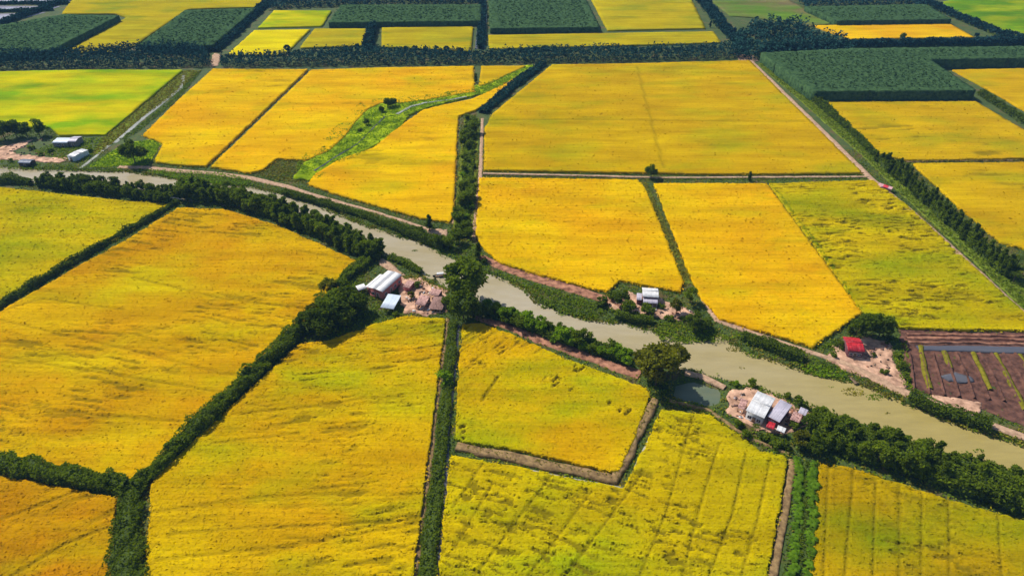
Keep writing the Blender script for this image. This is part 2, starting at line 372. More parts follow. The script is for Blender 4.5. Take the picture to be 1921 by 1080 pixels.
def water(name, poly, mat, z, step, label, grow=.9):
    c = poly.mean(0)
    lo, hi = poly.min(0) - 2, poly.max(0) + 2
    xs = np.arange(lo[0], hi[0], step); ys = np.arange(lo[1], hi[1], step); X, Y = np.meshgrid(xs, ys); n, m_ = X.shape
    C = np.stack([(X[:-1, :-1] + step / 2).ravel(), (Y[:-1, :-1] + step / 2).ravel()], 1)
    d, _ = nearest(C, poly); keep = inside(C, poly) | (d < grow); id_ = np.arange(n * m_).reshape(n, m_)
    Q = np.stack([id_[:-1, :-1].ravel(), id_[:-1, 1:].ravel(), id_[1:, 1:].ravel(), id_[1:, :-1].ravel()], 1)[keep]
    u = np.unique(Q); r = np.full(n * m_, -1); r[u] = np.arange(len(u))
    V = np.column_stack([X.ravel()[u], Y.ravel()[u], np.full(len(u), z)])
    return obj(name, mesh(name, V, r[Q]), mat, kind='structure', label=label)
water('river', RIV, M['river'], WL, 1.5, 'muddy olive brown river winding across the fields')
water('pond', POND, M['pond'], WL, 1.0, 'small green fish pond beside the white roofed farmhouse')

# ------------------------------------------------------------------ rice fields
RICE_Z = .95
def field(name, px, mat, label, step=1.0, lodge=.5, ang=0.0, patchf=.5, lines=(), z=RICE_Z, seed=0, cat='rice field', lw=.45, edge=.45, ld=.45, holes=(), stain=.75, sl=8.0, sv=1.05):
    poly = GP(px, z); EXCL.append(poly); ca, sa = math.cos(ang), math.sin(ang)
    L = [GP(l, z) for l in lines]; HL = [(G(hx, hy, z), r_) for hx, hy, r_ in holes]; fl = {}
    def h(x, y):
        flat = np.zeros(len(x))
        u, v = x * ca + y * sa, -x * sa + y * ca
        zz = z + .16 * (fbm(x * .7, y * .7, seed + 1) - .5) + .25 * (fbm(x * .05, y * .05, seed + 2) - .5)
        if lodge:
            w = 3.0 * (fbm(x * .08, y * .08, seed + 6) - .5)
            k_ = max(1.0, step / .62)
            n = fbm(u / (sl * k_), (v + w) / (sv * k_), seed + 3, 2); pm = smooth(1 - patchf - .06, 1 - patchf + .14, fbm(x * .04, y * .05, seed + 4, 4))
            dp = smooth(.60, .66, n) * pm; zz = zz - lodge * .75 * dp; flat = np.maximum(flat, dp * stain * min(1, lodge * 1.5))
            n2 = fbm(u / (4.0 * k_) + 31, (v + w) / (1.2 * k_), seed + 13, 2); zz = zz + lodge * .35 * smooth(.55, .75, n2) * pm
            zz = zz + lodge * .12 * (fbm(u / 3.0 + 7, (v + w) / .9, seed + 23, 2) - .5) * 2
        if L:
            P = np.stack([x, y], 1)
            for l in L:
                d, _ = nearest(P, l, False); d = d + .25 * (vnoise(x * .9, y * .9, seed + 8) - .5)
                g_ = 1 - smooth(lw * .6, lw * 1.7, d); zz = zz - ld * g_; flat = np.maximum(flat, g_ * .45 * ld / .35)
        for hc, r_ in HL:
            d = np.hypot((x - hc[0]), (y - hc[1])); q_ = (x + y) * .7; r2_ = (y - x) * .7; g_ = smooth(.57, .66, fbm(q_ * .45, r2_ * 1.1, seed + 40, 2) * (1 - .5 * smooth(r_ * .4, r_ * 1.1, d)))
            zz = np.maximum(zz - .85 * g_, .1); flat = np.maximum(flat, g_)
        fl['f'] = flat
        return zz
    V, Q = patch(poly, step, h, -.15, edge, seed)
    base_f = fl['f']; nb = len(V); fv = np.zeros(nb, np.float32); fv[:len(base_f)] = base_f
    dens = 3.2 if step <= .5 else (2.2 if step < .7 else (1.2 if step < 1 else (.45 if step < 1.5 else .0)))
    if dens:                                    # heads of rice standing out of the canopy, and loose stalks along the edges
        rnd = np.random.RandomState(seed); lo, hi = poly.min(0), poly.max(0); P_ = lo + rnd.uniform(size=(int(np.prod(hi - lo) * dens), 2)) * (hi - lo); P_ = P_[inside(P_, poly)]
        per = resample(np.vstack([poly, poly[:1]]), .45 if step < .7 else .8); E_ = per + rnd.normal(size=per.shape) * .45
        z_ = h(P_[:, 0], P_[:, 1]); f1 = fl['f'] * .8; keep = rnd.uniform(size=len(P_)) > f1; P_, z_, f1 = P_[keep], z_[keep], f1[keep]
        sz = .42 if step < .7 else .6
        l1, q1 = leaf_quads(np.column_stack([P_, z_ + rnd.uniform(.0, .12, len(P_))]), sz, rnd, .93, 1.7, .08)
        l2, q2 = leaf_quads(np.column_stack([E_, rnd.uniform(.15, z + .05, len(E_))]), sz, rnd, .6, 1.7, .3)
        lv = np.vstack([l1, l2]); lq = np.vstack([q1, q2 + len(l1)])
        V = np.vstack([V, lv]); Q = np.vstack([Q, lq + nb]); fv = np.concatenate([fv, np.repeat(np.concatenate([f1, np.zeros(len(E_))]), 4).astype(np.float32)])
    V, c = recentre(V); me = mesh(name, V, Q)
    at_ = me.attributes.new('flattened', 'FLOAT', 'POINT'); at_.data.foreach_set('value', fv)
    return obj(name, me, M[mat], loc=c, label=label, cat=cat, kind='stuff')

NS, MS, FS = .5, .85, 1.6
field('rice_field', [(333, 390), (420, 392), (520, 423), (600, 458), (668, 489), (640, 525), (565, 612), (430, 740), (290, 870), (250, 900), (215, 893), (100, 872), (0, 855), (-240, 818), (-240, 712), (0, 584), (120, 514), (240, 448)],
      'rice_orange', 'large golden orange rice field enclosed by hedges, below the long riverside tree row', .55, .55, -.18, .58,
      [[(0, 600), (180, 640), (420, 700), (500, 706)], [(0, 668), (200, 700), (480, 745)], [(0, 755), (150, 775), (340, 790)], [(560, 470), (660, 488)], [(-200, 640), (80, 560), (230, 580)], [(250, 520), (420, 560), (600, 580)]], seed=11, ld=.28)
field('rice_field', [(-240, 336), (0, 351), (110, 363), (230, 376), (320, 381), (240, 434), (120, 497), (0, 564), (-240, 690)], 'rice_lime',
      'yellow green rice field in the corner between river trees and the thin diagonal hedge', .9, .3, 0, .4, seed=23)
field('rice_field', [(-240, 862), (0, 893), (110, 913), (218, 933), (208, 1080), (196, 1220), (-240, 1220)], 'rice_deep_vignetted',
      'vignette darkened orange rice field in the bottom left corner of the picture', NS, .6, .5, .6, [[(20, 1080), (120, 1020), (210, 985)], [(-100, 1010), (200, 900)]], seed=31, ld=.3)
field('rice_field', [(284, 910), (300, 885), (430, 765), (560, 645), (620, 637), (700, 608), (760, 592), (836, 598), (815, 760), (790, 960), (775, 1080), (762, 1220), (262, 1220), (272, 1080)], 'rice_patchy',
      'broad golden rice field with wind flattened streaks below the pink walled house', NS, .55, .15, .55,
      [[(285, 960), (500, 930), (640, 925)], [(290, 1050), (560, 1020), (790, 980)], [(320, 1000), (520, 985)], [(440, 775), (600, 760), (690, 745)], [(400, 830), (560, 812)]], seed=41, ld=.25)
field('rice_field', [(868, 607), (905, 607), (960, 627), (1060, 672), (1160, 708), (1213, 728), (1220, 742), (1190, 820), (1163, 880), (1145, 884), (1060, 862), (950, 838), (864, 826), (854, 820), (860, 700)], 'rice_green_patch',
      'small square rice field with dark bare holes, framed by a brown earth bund', NS, .4, .9, .4,
      [[(905, 750), (935, 705)]], seed=53, holes=[(924, 646, 4), (938, 655, 4), (948, 640, 3), (884, 672, 3), (905, 682, 2), (1035, 712, 4.5), (1062, 722, 4.5), (1085, 690, 3.5), (1150, 758, 2.5), (1172, 768, 3), (874, 802, 3.5), (866, 812, 3), (965, 640, 3)])
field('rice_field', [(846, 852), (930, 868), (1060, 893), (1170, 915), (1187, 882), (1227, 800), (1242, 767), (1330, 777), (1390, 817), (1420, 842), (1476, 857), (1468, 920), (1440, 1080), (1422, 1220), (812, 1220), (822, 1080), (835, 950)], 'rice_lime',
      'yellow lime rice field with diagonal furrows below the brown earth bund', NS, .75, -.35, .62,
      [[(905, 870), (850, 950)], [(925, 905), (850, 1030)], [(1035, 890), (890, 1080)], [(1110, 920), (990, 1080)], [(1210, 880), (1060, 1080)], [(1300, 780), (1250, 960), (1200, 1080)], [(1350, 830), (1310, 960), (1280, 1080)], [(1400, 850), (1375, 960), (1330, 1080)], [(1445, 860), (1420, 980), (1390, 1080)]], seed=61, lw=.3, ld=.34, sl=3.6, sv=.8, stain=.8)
field('rice_field', [(1538, 868), (1600, 878), (1690, 908), (1790, 940), (1921, 975), (2160, 1040), (2170, 1220), (1508, 1220), (1520, 1060)], 'rice_vignetted',
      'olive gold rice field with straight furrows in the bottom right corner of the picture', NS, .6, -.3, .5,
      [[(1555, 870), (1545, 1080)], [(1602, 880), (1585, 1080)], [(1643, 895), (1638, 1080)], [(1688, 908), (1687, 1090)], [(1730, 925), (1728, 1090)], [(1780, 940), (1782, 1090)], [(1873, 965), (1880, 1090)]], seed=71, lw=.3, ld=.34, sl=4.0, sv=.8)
field('rice_field', [(-240, 138), (0, 134), (160, 131), (343, 131), (198, 252), (110, 253), (92, 238), (0, 238), (-240, 243)], 'rice_lemon',
      'lime yellow rice field above the riverside sheds, left of the straight canal', FS, .15, 0, .3, seed=83)
field('rice_field', [(400, 129), (577, 130), (386, 311), (340, 309), (290, 303), (306, 268), (268, 253), (330, 192)], 'rice_gold',
      'golden rice field between the straight canal and the thin brown diagonal ditch', 1.3, .35, 0, .35, seed=89)
field('rice_field', [(584, 131), (700, 127), (888, 124), (890, 172), (870, 175), (800, 187), (752, 193), (715, 193), (690, 204), (667, 228), (648, 254), (616, 283), (575, 300), (520, 297), (493, 318), (470, 324), (396, 312)], 'rice_gold',
      'golden rice field between the thin brown ditch and the winding green swale', 1.4, .3, 0, .3, seed=97)
field('rice_field', [(1003, 125), (1016, 125), (893, 206), (860, 217), (850, 400), (845, 416), (790, 408), (700, 383), (620, 360), (577, 344), (592, 326), (640, 297), (700, 277), (742, 243), (792, 207), (830, 197), (885, 186), (942, 160)], 'rice_gold',
      'golden rice field between the winding green swale and the shrubby central canal', 1.1, .3, 0, .35, seed=101)
field('rice_field', [(903, 124), (988, 123), (922, 155), (898, 163)], 'rice_brown', 'tiny golden rice plot beside the top end of the green swale', FS, .1, 0, .3, seed=103)
field('rice_field', [(1036, 121), (1200, 119), (1406, 113), (1618, 324), (1330, 326), (1240, 324), (908, 318), (910, 240), (922, 215)], 'rice_brown',
      'wide golden rice field below the dark tree belt with a thin track across it', 1.4, .25, 0, .3, [[(1195, 125), (1215, 200), (1245, 315)], [(915, 225), (1100, 224), (1510, 228)]], seed=107, lw=.7, ld=.3)
field('rice_field', [(900, 333), (1195, 337), (1210, 352), (1283, 530), (1276, 546), (1162, 525), (1140, 546), (1110, 540), (1000, 511), (937, 491), (908, 466), (893, 440)], 'rice_gold',
      'even golden rice field just above the farmhouse with the white porch roof', MS, .2, 0, .25, seed=109)
field('rice_field', [(1227, 344), (1438, 344), (1616, 585), (1582, 610), (1525, 648), (1440, 624), (1350, 597), (1312, 553), (1292, 510)], 'rice_gold',
      'orange golden rice field with a pointed lower corner above the river', MS, .3, 0, .25, seed=113)
field('rice_field', [(1443, 344), (1638, 338), (1700, 384), (1921, 585), (2010, 668), (2010, 625), (1921, 619), (1690, 614), (1640, 588), (1621, 588)], 'rice_lime',
      'yellow rice field full of dark flattened streaks beside the straight dirt road', .5, .8, .03, .66, seed=127, sl=4.2, sv=.8, stain=.95)
field('rice_field', [(1537, 190), (1830, 190), (1921, 243), (2160, 385), (2160, 298), (1921, 297), (1705, 300), (1650, 290)], 'rice_brown',
      'olive gold rice field in front of the dark tree plantation', 1.3, .6, .1, .5, seed=131)
field('rice_field', [(1712, 306), (1921, 304), (2160, 303), (2160, 620), (1921, 465), (1880, 455), (1800, 388)], 'rice_brown',
      'golden rice field right of the roadside row of slender trees', 1.1, .45, .05, .4, seed=137)
field('rice_field', [(1787, 131), (1921, 128), (2160, 125), (2160, 320), (1921, 206), (1852, 166)], 'rice_brown', 'golden rice field behind the dark plantation at the right edge', FS, .2, 0, .3, seed=139)
# far fields
field('rice_field', [(1527, 48), (1780, 43), (1828, 70), (1600, 73), (1562, 62)], 'rice_gold', 'narrow bright yellow rice field behind the far shrub row', 2.2, 0, seed=141)
field('rice_field', [(1768, 4), (1900, -30), (2200, -40), (2200, 105), (1921, 67), (1890, 66), (1822, 42)], 'bright_green', 'bright green rice field in the top right corner of the picture', 2.5, 0, seed=143)
field('rice_field', [(150, -20), (250, -50), (540, -50), (494, 13), (352, 17), (252, 86), (212, 99), (117, 99), (237, 33), (218, 26), (115, 26)], 'rice_olive', 'olive yellow rice field between the two dark groves at the top left', 2.5, 0, seed=149)
field('rice_field', [(477, 57), (582, 55), (532, 104), (425, 104)], 'rice_bright', 'small bright yellow rice field above the far road junction', 2.0, 0, seed=151)
field('rice_field', [(514, 20), (622, 20), (604, 49), (484, 52)], 'rice_lemon', 'small bright green field above the small bright yellow field', 2.2, 0, seed=157, cat='field')
field('rice_field', [(590, 54), (688, 54), (682, 86), (562, 90)], 'rice_olive', 'far olive rice plot left of the dark tree column', 2.2, 0, seed=163)
field('rice_field', [(716, 52), (888, 50), (884, 96), (716, 88)], 'rice_olive', 'far olive rice plot between the dark tree column and the straight canal', 2.2, 0, seed=167)
field('rice_field', [(916, 66), (1338, 59), (1354, 80), (918, 92)], 'rice_olive', 'long thin olive rice strip behind the dark tree belt', 2.2, 0, seed=173)
field('rice_field', [(1085, -50), (1290, -50), (1298, 0), (1324, 53), (1140, 57), (1110, 0)], 'rice_olive', 'pale olive rice field beyond the belt, right of the teal plantation', 2.5, 0, seed=179)
field('meadow', [(1335, 2), (1480, 0), (1565, 44), (1520, 50), (1420, 34), (1370, 30)], 'meadow', 'brown and green meadow behind the dark wood', 2.5, 0, z=.5, seed=181, cat='meadow')
field('meadow', [(1290, -50), (1420, -50), (1480, -4), (1340, -2)], 'green_crop', 'green field at the very top right of the picture', 2.5, 0, z=.5, seed=183, cat='meadow')

# ------------------------------------------------------------------ paths, bunds, soil
def path(name, px, w, mat='path', label=None, z=.08, **k): return ribbon(name, px, w, M[mat], z=z, kind='structure', label=label, **k)
path('road', [(1380, 100), (1408, 113), (1520, 222), (1635, 335), (1660, 356), (1700, 388), (1780, 460), (1921, 590), (2160, 820)], [2.5, 2.6, 2.8, 3.4, 3.6], 'path', 'straight pale dirt road along the row of slender trees', z=.3, crown=.15)
path('path', [(222, 313), (270, 314), (330, 320), (400, 325), (470, 334), (540, 350), (590, 366), (700, 396), (800, 428)], [3.2, 3.5, 3.5, 2.5, 1.5, 1.5], 'path', 'pinkish dirt path along the upper river bank', z=.15)
path('path', [(1318, 560), (1345, 600), (1392, 616), (1510, 656), (1590, 682), (1700, 737), (1800, 775), (1921, 818), (2100, 880)], [1.5, 2.5, 1.8, 2.2, 3.6, 3.0, 2.8, 2.5], 'path', 'pink dirt path past the red roofed hut', z=.15)
path('bund', [(840, 596), (826, 700), (806, 860), (786, 1000), (770, 1120), (760, 1220)], [1.0, 1.3, 1.5, 1.6], 'bund', 'narrow brown dirt strip beside the long central hedge')
path('bund', [(856, 836), (930, 850), (1060, 877), (1152, 897), (1175, 860), (1205, 790), (1230, 748)], [2.6, 3.2, 3.0, 3.2, 2.6, 2.2], 'bund', 'brown earth bund bending round the small square rice field', z=.7, crown=.2, jit=.8)
path('bund', [(1488, 862), (1472, 960), (1450, 1080), (1430, 1220)], [2.0, 2.0, 2.2], 'bund', 'brown earth strip beside the leafy banana row', z=.3)
path('bund', [(859, 222), (852, 330), (847, 420)], [1.2, 1.6, 1.8], 'path', 'narrow pale path left of the shrubby central canal')
path('bund', [(905, 222), (901, 330), (893, 400), (888, 452)], [1.4, 1.6, 1.8, 1.6], 'path', 'narrow pale path right of the shrubby central canal')
path('bund', [(906, 325), (1100, 329), (1240, 333), (1420, 332), (1635, 331)], [1.6, 1.4, 1.5, 1.5], 'path', 'straight pale bund crossing between the upper golden fields', z=.5)
path('bund', [(900, 480), (940, 500), (1000, 519), (1060, 537), (1120, 556), (1170, 572)], [3.0, 4.5, 5.0, 4.8, 3.2], 'red_soil', 'red brown ploughed strip along the upper river bank', z=.12, crown=.05)
path('bund', [(890, 596), (950, 610), (1010, 634), (1100, 667), (1200, 704)], [2.5, 4.0, 4.5, 4.5, 4], 'red_soil', 'red brown bare bank below the riverside shrubs', z=.1, crown=.25, jit=.9)
path('bund', [(1700, 303), (1800, 301), (1921, 300), (2160, 300)], [1.4, 1.4], 'bund', 'weedy bund between the two fields by the roadside trees', z=.3)
path('bund', [(1285, 698), (1320, 706), (1360, 726)], [2.0, 2.4, 2.0], 'path', 'pale bund between the fish pond and the river', z=.4)
path('bund', [(1255, 750), (1330, 768), (1400, 818), (1480, 850)], [1.0, 1.2, 1.0], 'bund', 'grassy bund in front of the white roofed farmhouse', z=.5)
path('canal', [(345, 140), (340, 165), (270, 220), (215, 268)], [2.4, 2.2, 2.4], 'ditch', 'straight pale canal running up from the river', z=.1, crown=0, skirt=.02, jit=.35)
path('stream', [(590, 320), (625, 297), (672, 268), (700, 240), (722, 218)], [.8, .6, .4, .4], 'grey_ditch', 'thin dark stream along the upper side of the green swale', z=.98, crown=0, skirt=.5, jit=.5)
path('stream', [(745, 214), (770, 200), (800, 192), (850, 186), (875, 181)], [2.0, 2.2, 1.0, 1.6], 'ditch', 'pale water glinting in the upper end of the swale', z=.98, crown=0, skirt=.5, jit=.6)
path('canal', [(205, 272), (190, 285), (150, 316)], [1.6, 1.6], 'ditch', 'narrow mouth of the straight canal by the river sheds', z=.1, crown=0, skirt=.02)
path('canal', [(905, -40), (905, 40), (900, 92)], [7, 7], 'grey_ditch', 'far straight canal between dark hedges', z=.05, crown=0, skirt=.02)
path('canal', [(860, 610), (850, 720), (838, 830), (836, 940), (820, 1100), (812, 1220)], [.8, .9, .9], 'grey_ditch', 'narrow dark ditch along the right side of the central hedge', z=.04, crown=0, skirt=.02)
path('canal', [(1176, 917), (1195, 870), (1222, 815)], [.9, .7, .3], 'ditch', 'pale wet furrow at the outer corner of the brown bund', z=.1, crown=0, skirt=.02, jit=.1)
path('canal', [(1176, 917), (1060, 895), (950, 872)], [.9, .5, .3], 'ditch', 'pale wet furrow along the lower side of the brown bund', z=.1, crown=0, skirt=.02, jit=.1)
sheet('yard', [(752, 520), (790, 522), (838, 545), (836, 585), (800, 592), (760, 584), (745, 560)], M['yard'], .1, .6, .5, 1.2, kind='structure', label='pinkish bare earth yard beside the pink walled house', seed=3)
sheet('yard', [(700, 478), (726, 488), (762, 516), (748, 520), (715, 498)], M['path'], .1, .6, .1, .5, kind='structure', label='pale path behind the pink walled house', seed=4)
sheet('yard', [(1138, 560), (1185, 548), (1245, 562), (1290, 578), (1312, 598), (1296, 606), (1240, 598), (1190, 590), (1150, 580)], M['yard'], .1, .7, .4, 1.2, kind='structure', label='pinkish earth yard around the farmhouse with the white porch roof', seed=5)
sheet('yard', [(1362, 738), (1385, 728), (1420, 730), (1465, 745), (1520, 775), (1516, 800), (1470, 815), (1420, 808), (1395, 795), (1365, 775)], M['yard'], .1, .6, .4, 1.0, kind='structure', label='pinkish earth yard around the white roofed farmhouse', seed=6)
sheet('yard', [(1575, 640), (1625, 632), (1670, 640), (1678, 680), (1705, 725), (1690, 735), (1590, 695), (1550, 675), (1560, 655)], M['yard'], .12, .7, .4, 1.2, kind='structure', label='pinkish sandy yard around the red roofed hut', seed=7)
sheet('yard', [(-60, 280), (0, 278), (40, 266), (62, 262), (45, 276), (20, 286), (70, 294), (130, 297), (112, 306), (30, 300), (-60, 300)], M['yard'], .1, .8, .3, 1.2, kind='structure', label='pinkish bare earth by the riverside sheds', seed=8)
sheet('yard', [(1745, 742), (1800, 745), (1840, 755), (1843, 772), (1790, 770)], M['yard'], .2, .7, .2, .8, kind='structure', label='pale sand heap at the lower edge of the ploughed plot', seed=9)
sheet('yard', [(800, 428), (840, 430), (838, 445), (805, 440)], M['path'], .1, .7, .2, .8, kind='structure', label='bare clearing among the upper bank shrubs', seed=10)
sheet('yard', [(1380, 103), (1410, 103), (1425, 115), (1390, 118)], M['path'], .1, 1, .1, .8, kind='structure', label='bare ground at the far corner of the dirt road', seed=12)
sheet('yard', [(400, 100), (414, 102), (410, 124), (395, 125)], M['path'], .1, 1, .1, .8, kind='structure', label='far bare junction between the tree belts', seed=13)
# ploughed plot
sheet('garden_plot', [(1688, 618), (1921, 624), (2100, 628), (2160, 830), (1921, 800), (1860, 775), (1780, 750), (1712, 728), (1700, 690)], M['purple_soil'], .06, .6, .6, .8, kind='structure', label='ploughed purple brown garden plot beside the river', seed=14)
ribbon('canal', [(1720, 652), (1800, 653), (1921, 656), (2100, 660)], [2.2, 3.2, 3.6, 4], M['grey_ditch'], z=.42, crown=0, skirt=.1, kind='structure', label='blue grey water channel across the ploughed garden plot')
BEDS = [[(1727, 648), (1735, 690), (1745, 728)], [(1772, 658), (1785, 690)], [(1825, 660), (1840, 690), (1858, 730)], [(1868, 662), (1895, 715), (1925, 768)], [(1912, 664), (1950, 720), (1990, 770)], [(1960, 664), (2010, 740)]]
for i, b in enumerate(BEDS):
    ribbon('grass_bed', b, [1.5, 1.5, 1.3], M['dry_grass'], z=.5, crown=.35, skirt=.05, jit=.5, d=.8, seed=20 + i, label='yellow green grassy strip between furrows of the ploughed plot', cat='grass strip', group='grassy strips in the ploughed plot')
sheet('pond', [(1762, 704), (1795, 699), (1822, 706), (1828, 716), (1806, 718), (1780, 712)], M['grey_ditch'], .46, .7, 0, .6, kind='structure', label='dark puddle in the middle of the ploughed plot', seed=15)
for i in range(16):
    t_ = i / 15; x0 = 1706 + 330 * t_; x1 = x0 + 16 + (x0 - 1727) * .28
    ribbon('furrow', [(x0, 662), ((x0 + x1) / 2, 700), (x1, 736 + 40 * t_)], [.9, 1.0, .8], M['purple_soil'], z=.36, crown=.5, skirt=.0, jit=.5, d=.8, seed=70 + i, label='ridge of turned soil in the ploughed plot', cat='soil ridge', group='soil ridges of the ploughed plot')
for i, y in enumerate((626, 633, 641)):
    ribbon('furrow', [(1700, y), (1921, y + 4), (2100, y + 7)], [1.0, 1.1, 1.0], M['red_soil'], z=.34, crown=.35, skirt=.0, jit=.6, d=.8, seed=90 + i, label='red brown soil ridge above the water channel of the ploughed plot', cat='soil ridge', group='upper soil ridges of the ploughed plot')
# flooded fields, top left corner
for i, p in enumerate([[(-140, 42), (0, 26), (88, 23), (0, 46), (-140, 66)], [(-140, 14), (0, 11), (115, 12), (95, 18), (0, 20), (-140, 28)], [(-140, 0), (30, 0), (135, -2), (128, 5), (20, 6), (-140, 10)], [(-140, -12), (150, -14), (142, -8), (-140, -6)]]):
    sheet('flooded_field', p, M['wet'], .05, 2.2, 0, .8, seed=30 + i, kind='structure', label='pale flooded paddy strip in the top left corner')

# ------------------------------------------------------------------ foliage builders
def crown_points(kind, rnd, h, r, n):
    pts = []
    if kind == 'slender':
        m_ = 13
        for i in range(m_):
            t = (i + .5) / m_; zc = h * (.14 + .84 * t); rr = r * (.95 - .55 * t ** 2.4) * rnd.uniform(.7, 1.15); ang = rnd.uniform(0, 6.28); off = rr * rnd.uniform(.1, .55)
            c = np.array([math.cos(ang) * off, math.sin(ang) * off, zc]); d = rnd.normal(size=(int(n / m_), 3)); d /= np.linalg.norm(d, axis=1)[:, None]
            pts.append(c + d * rnd.uniform(.35, 1, (len(d), 1)) * np.array([rr * .75, rr * .75, h * .09]))
    elif kind == 'broad':
        m_ = 18
        for i in range(m_):
            d = rnd.normal(size=3); d /= np.linalg.norm(d); d[2] = d[2] * .9 + .12
            c = np.array([d[0] * r * .66, d[1] * r * .66, h * .6 + d[2] * h * .3]); rr = r * rnd.uniform(.28, .48)
            e = rnd.normal(size=(int(n / m_), 3)); e /= np.linalg.norm(e, axis=1)[:, None]
            pts.append(c + e * rr * rnd.uniform(.4, 1, (len(e), 1)) * np.array([1, 1, .75]))
    else:
        m_ = 9
        for i in range(m_):
            ang = rnd.uniform(0, 6.28); off = r * math.sqrt(rnd.uniform(0, .55)); zc = h * rnd.uniform(.3, .75) * (1.1 - .5 * off / r); rr = r * rnd.uniform(.35, .55)
            e = rnd.normal(size=(int(n / m_), 3)); e /= np.linalg.norm(e, axis=1)[:, None]
            p = np.array([math.cos(ang) * off, math.sin(ang) * off, zc]) + e * rr * rnd.uniform(.45, 1, (len(e), 1)) * np.array([1, 1, h / r * .55]); p[:, 2] = np.maximum(p[:, 2], .08); pts.append(p)
    return np.concatenate(pts)
def make_tree_meshes(kind, seed, h, r, n, leaf):
    rnd = np.random.RandomState(seed); pts = crown_points(kind, rnd, h, r, n)
    V, Q = leaf_quads(pts, leaf, rnd, up=.45, flat=.55); crown = mesh('crown', V, Q)
    t = MB(); lean = rnd.uniform(-.03, .03, 2) * h; rad = .016 * h + .04
    top = np.array([lean[0], lean[1], h * (.8 if kind == 'slender' else .55)])
    P = [np.array([0, 0, -.2]), top * .35 + np.array([lean[1], 0, 0]) * .2, top * .7, top]
    t.tube(P, [rad * 1.25, rad, rad * .7, rad * .35])
    for i in range(6 if kind != 'bush' else 4):
        k = pts[rnd.randint(len(pts))]; b = top * rnd.uniform(.4, .9)
        t.tube([b, (b + k) / 2 + np.array([0, 0, .1 * h * .3]), k], [rad * .5, rad * .35, rad * .12], 4)
    return t.mesh('trunk'), crown
PROTO = {}
def proto(key, kind, h, r, n, leaf, mat, variants=4, seed=0):
    L = []
    for i in range(variants):
        t, c = make_tree_meshes(kind, 100 + seed + i * 7, h, r, n, leaf); t.materials.append(M['bark']); c.materials.append(M[mat]); L.append((t, c))
    PROTO[key] = L
proto('slender', 'slender', 7.4, 2.6, 1500, .52, 'leaf_mid', 5, 1)
proto('slender_dark', 'slender', 8.0, 2.1, 1200, .50, 'leaf_dark', 5, 51)
proto('broad', 'broad', 7.5, 3.6, 1700, .52, 'leaf_mid', 4, 101)
proto('broad_dark', 'broad', 7.5, 3.6, 1700, .52, 'leaf_dark', 4, 151)
proto('broad_olive', 'broad', 7.5, 3.6, 1900, .50, 'leaf_olive', 3, 201)
proto('broad_lime', 'broad', 6.5, 3.0, 1300, .50, 'leaf_bright', 3, 221)
proto('bush', 'bush', 3.0, 1.8, 420, .45, 'leaf_mid', 4, 251)
proto('bush_bright', 'bush', 3.0, 1.8, 420, .45, 'leaf_bright', 3, 301)
proto('bush_dark', 'bush', 3.0, 1.8, 420, .45, 'leaf_dark', 3, 351)
proto('far', 'broad', 7.5, 3.4, 420, 1.0, 'leaf_far_haze', 4, 401)
proto('far_slender', 'slender', 8.0, 2.0, 300, .95, 'leaf_far_haze', 4, 451)
def tree(p, key, scale, label, group=None, name='tree', cat='tree', zs=1.0, z=0.0):
    """p: world xy"""
    t, c = random.choice(PROTO[key])
    e = obj(name, None, loc=(p[0], p[1], z), label=label, cat=cat, group=group); e.empty_display_size = .5
    s = scale * random.uniform(.94, 1.06); e.scale = (s, s, s * zs); e.rotation_euler = (0, 0, random.uniform(0, 6.28))
    obj('trunk', t, parent=e); obj('crown', c, parent=e)
    return e
def band(px, half, spacing, key, scale, label, group, name='tree', jitter=.35, rows=None, zs=1.0, cat='tree', var=.18):
    P = resample(GP(px, 0), spacing); N = normals2(P)
    rows = rows or max(1, int(round(2 * half / spacing)))
    for r_ in range(rows):
        o = 0 if rows == 1 else -half + 2 * half * r_ / (rows - 1)
        for i in range(len(P)):
            j = np.array([random.uniform(-1, 1), random.uniform(-1, 1)]) * jitter * spacing
            a = P[i] + N[i] * o + j
            if rows > 1 and r_ % 2 and i + 1 < len(P): a = a + (P[i + 1] - P[i]) * .5
            tree(a, key if isinstance(key, str) else random.choice(key), scale * random.uniform(1 - var, 1 + var), label, group, name, cat, zs * random.uniform(.9, 1.12))
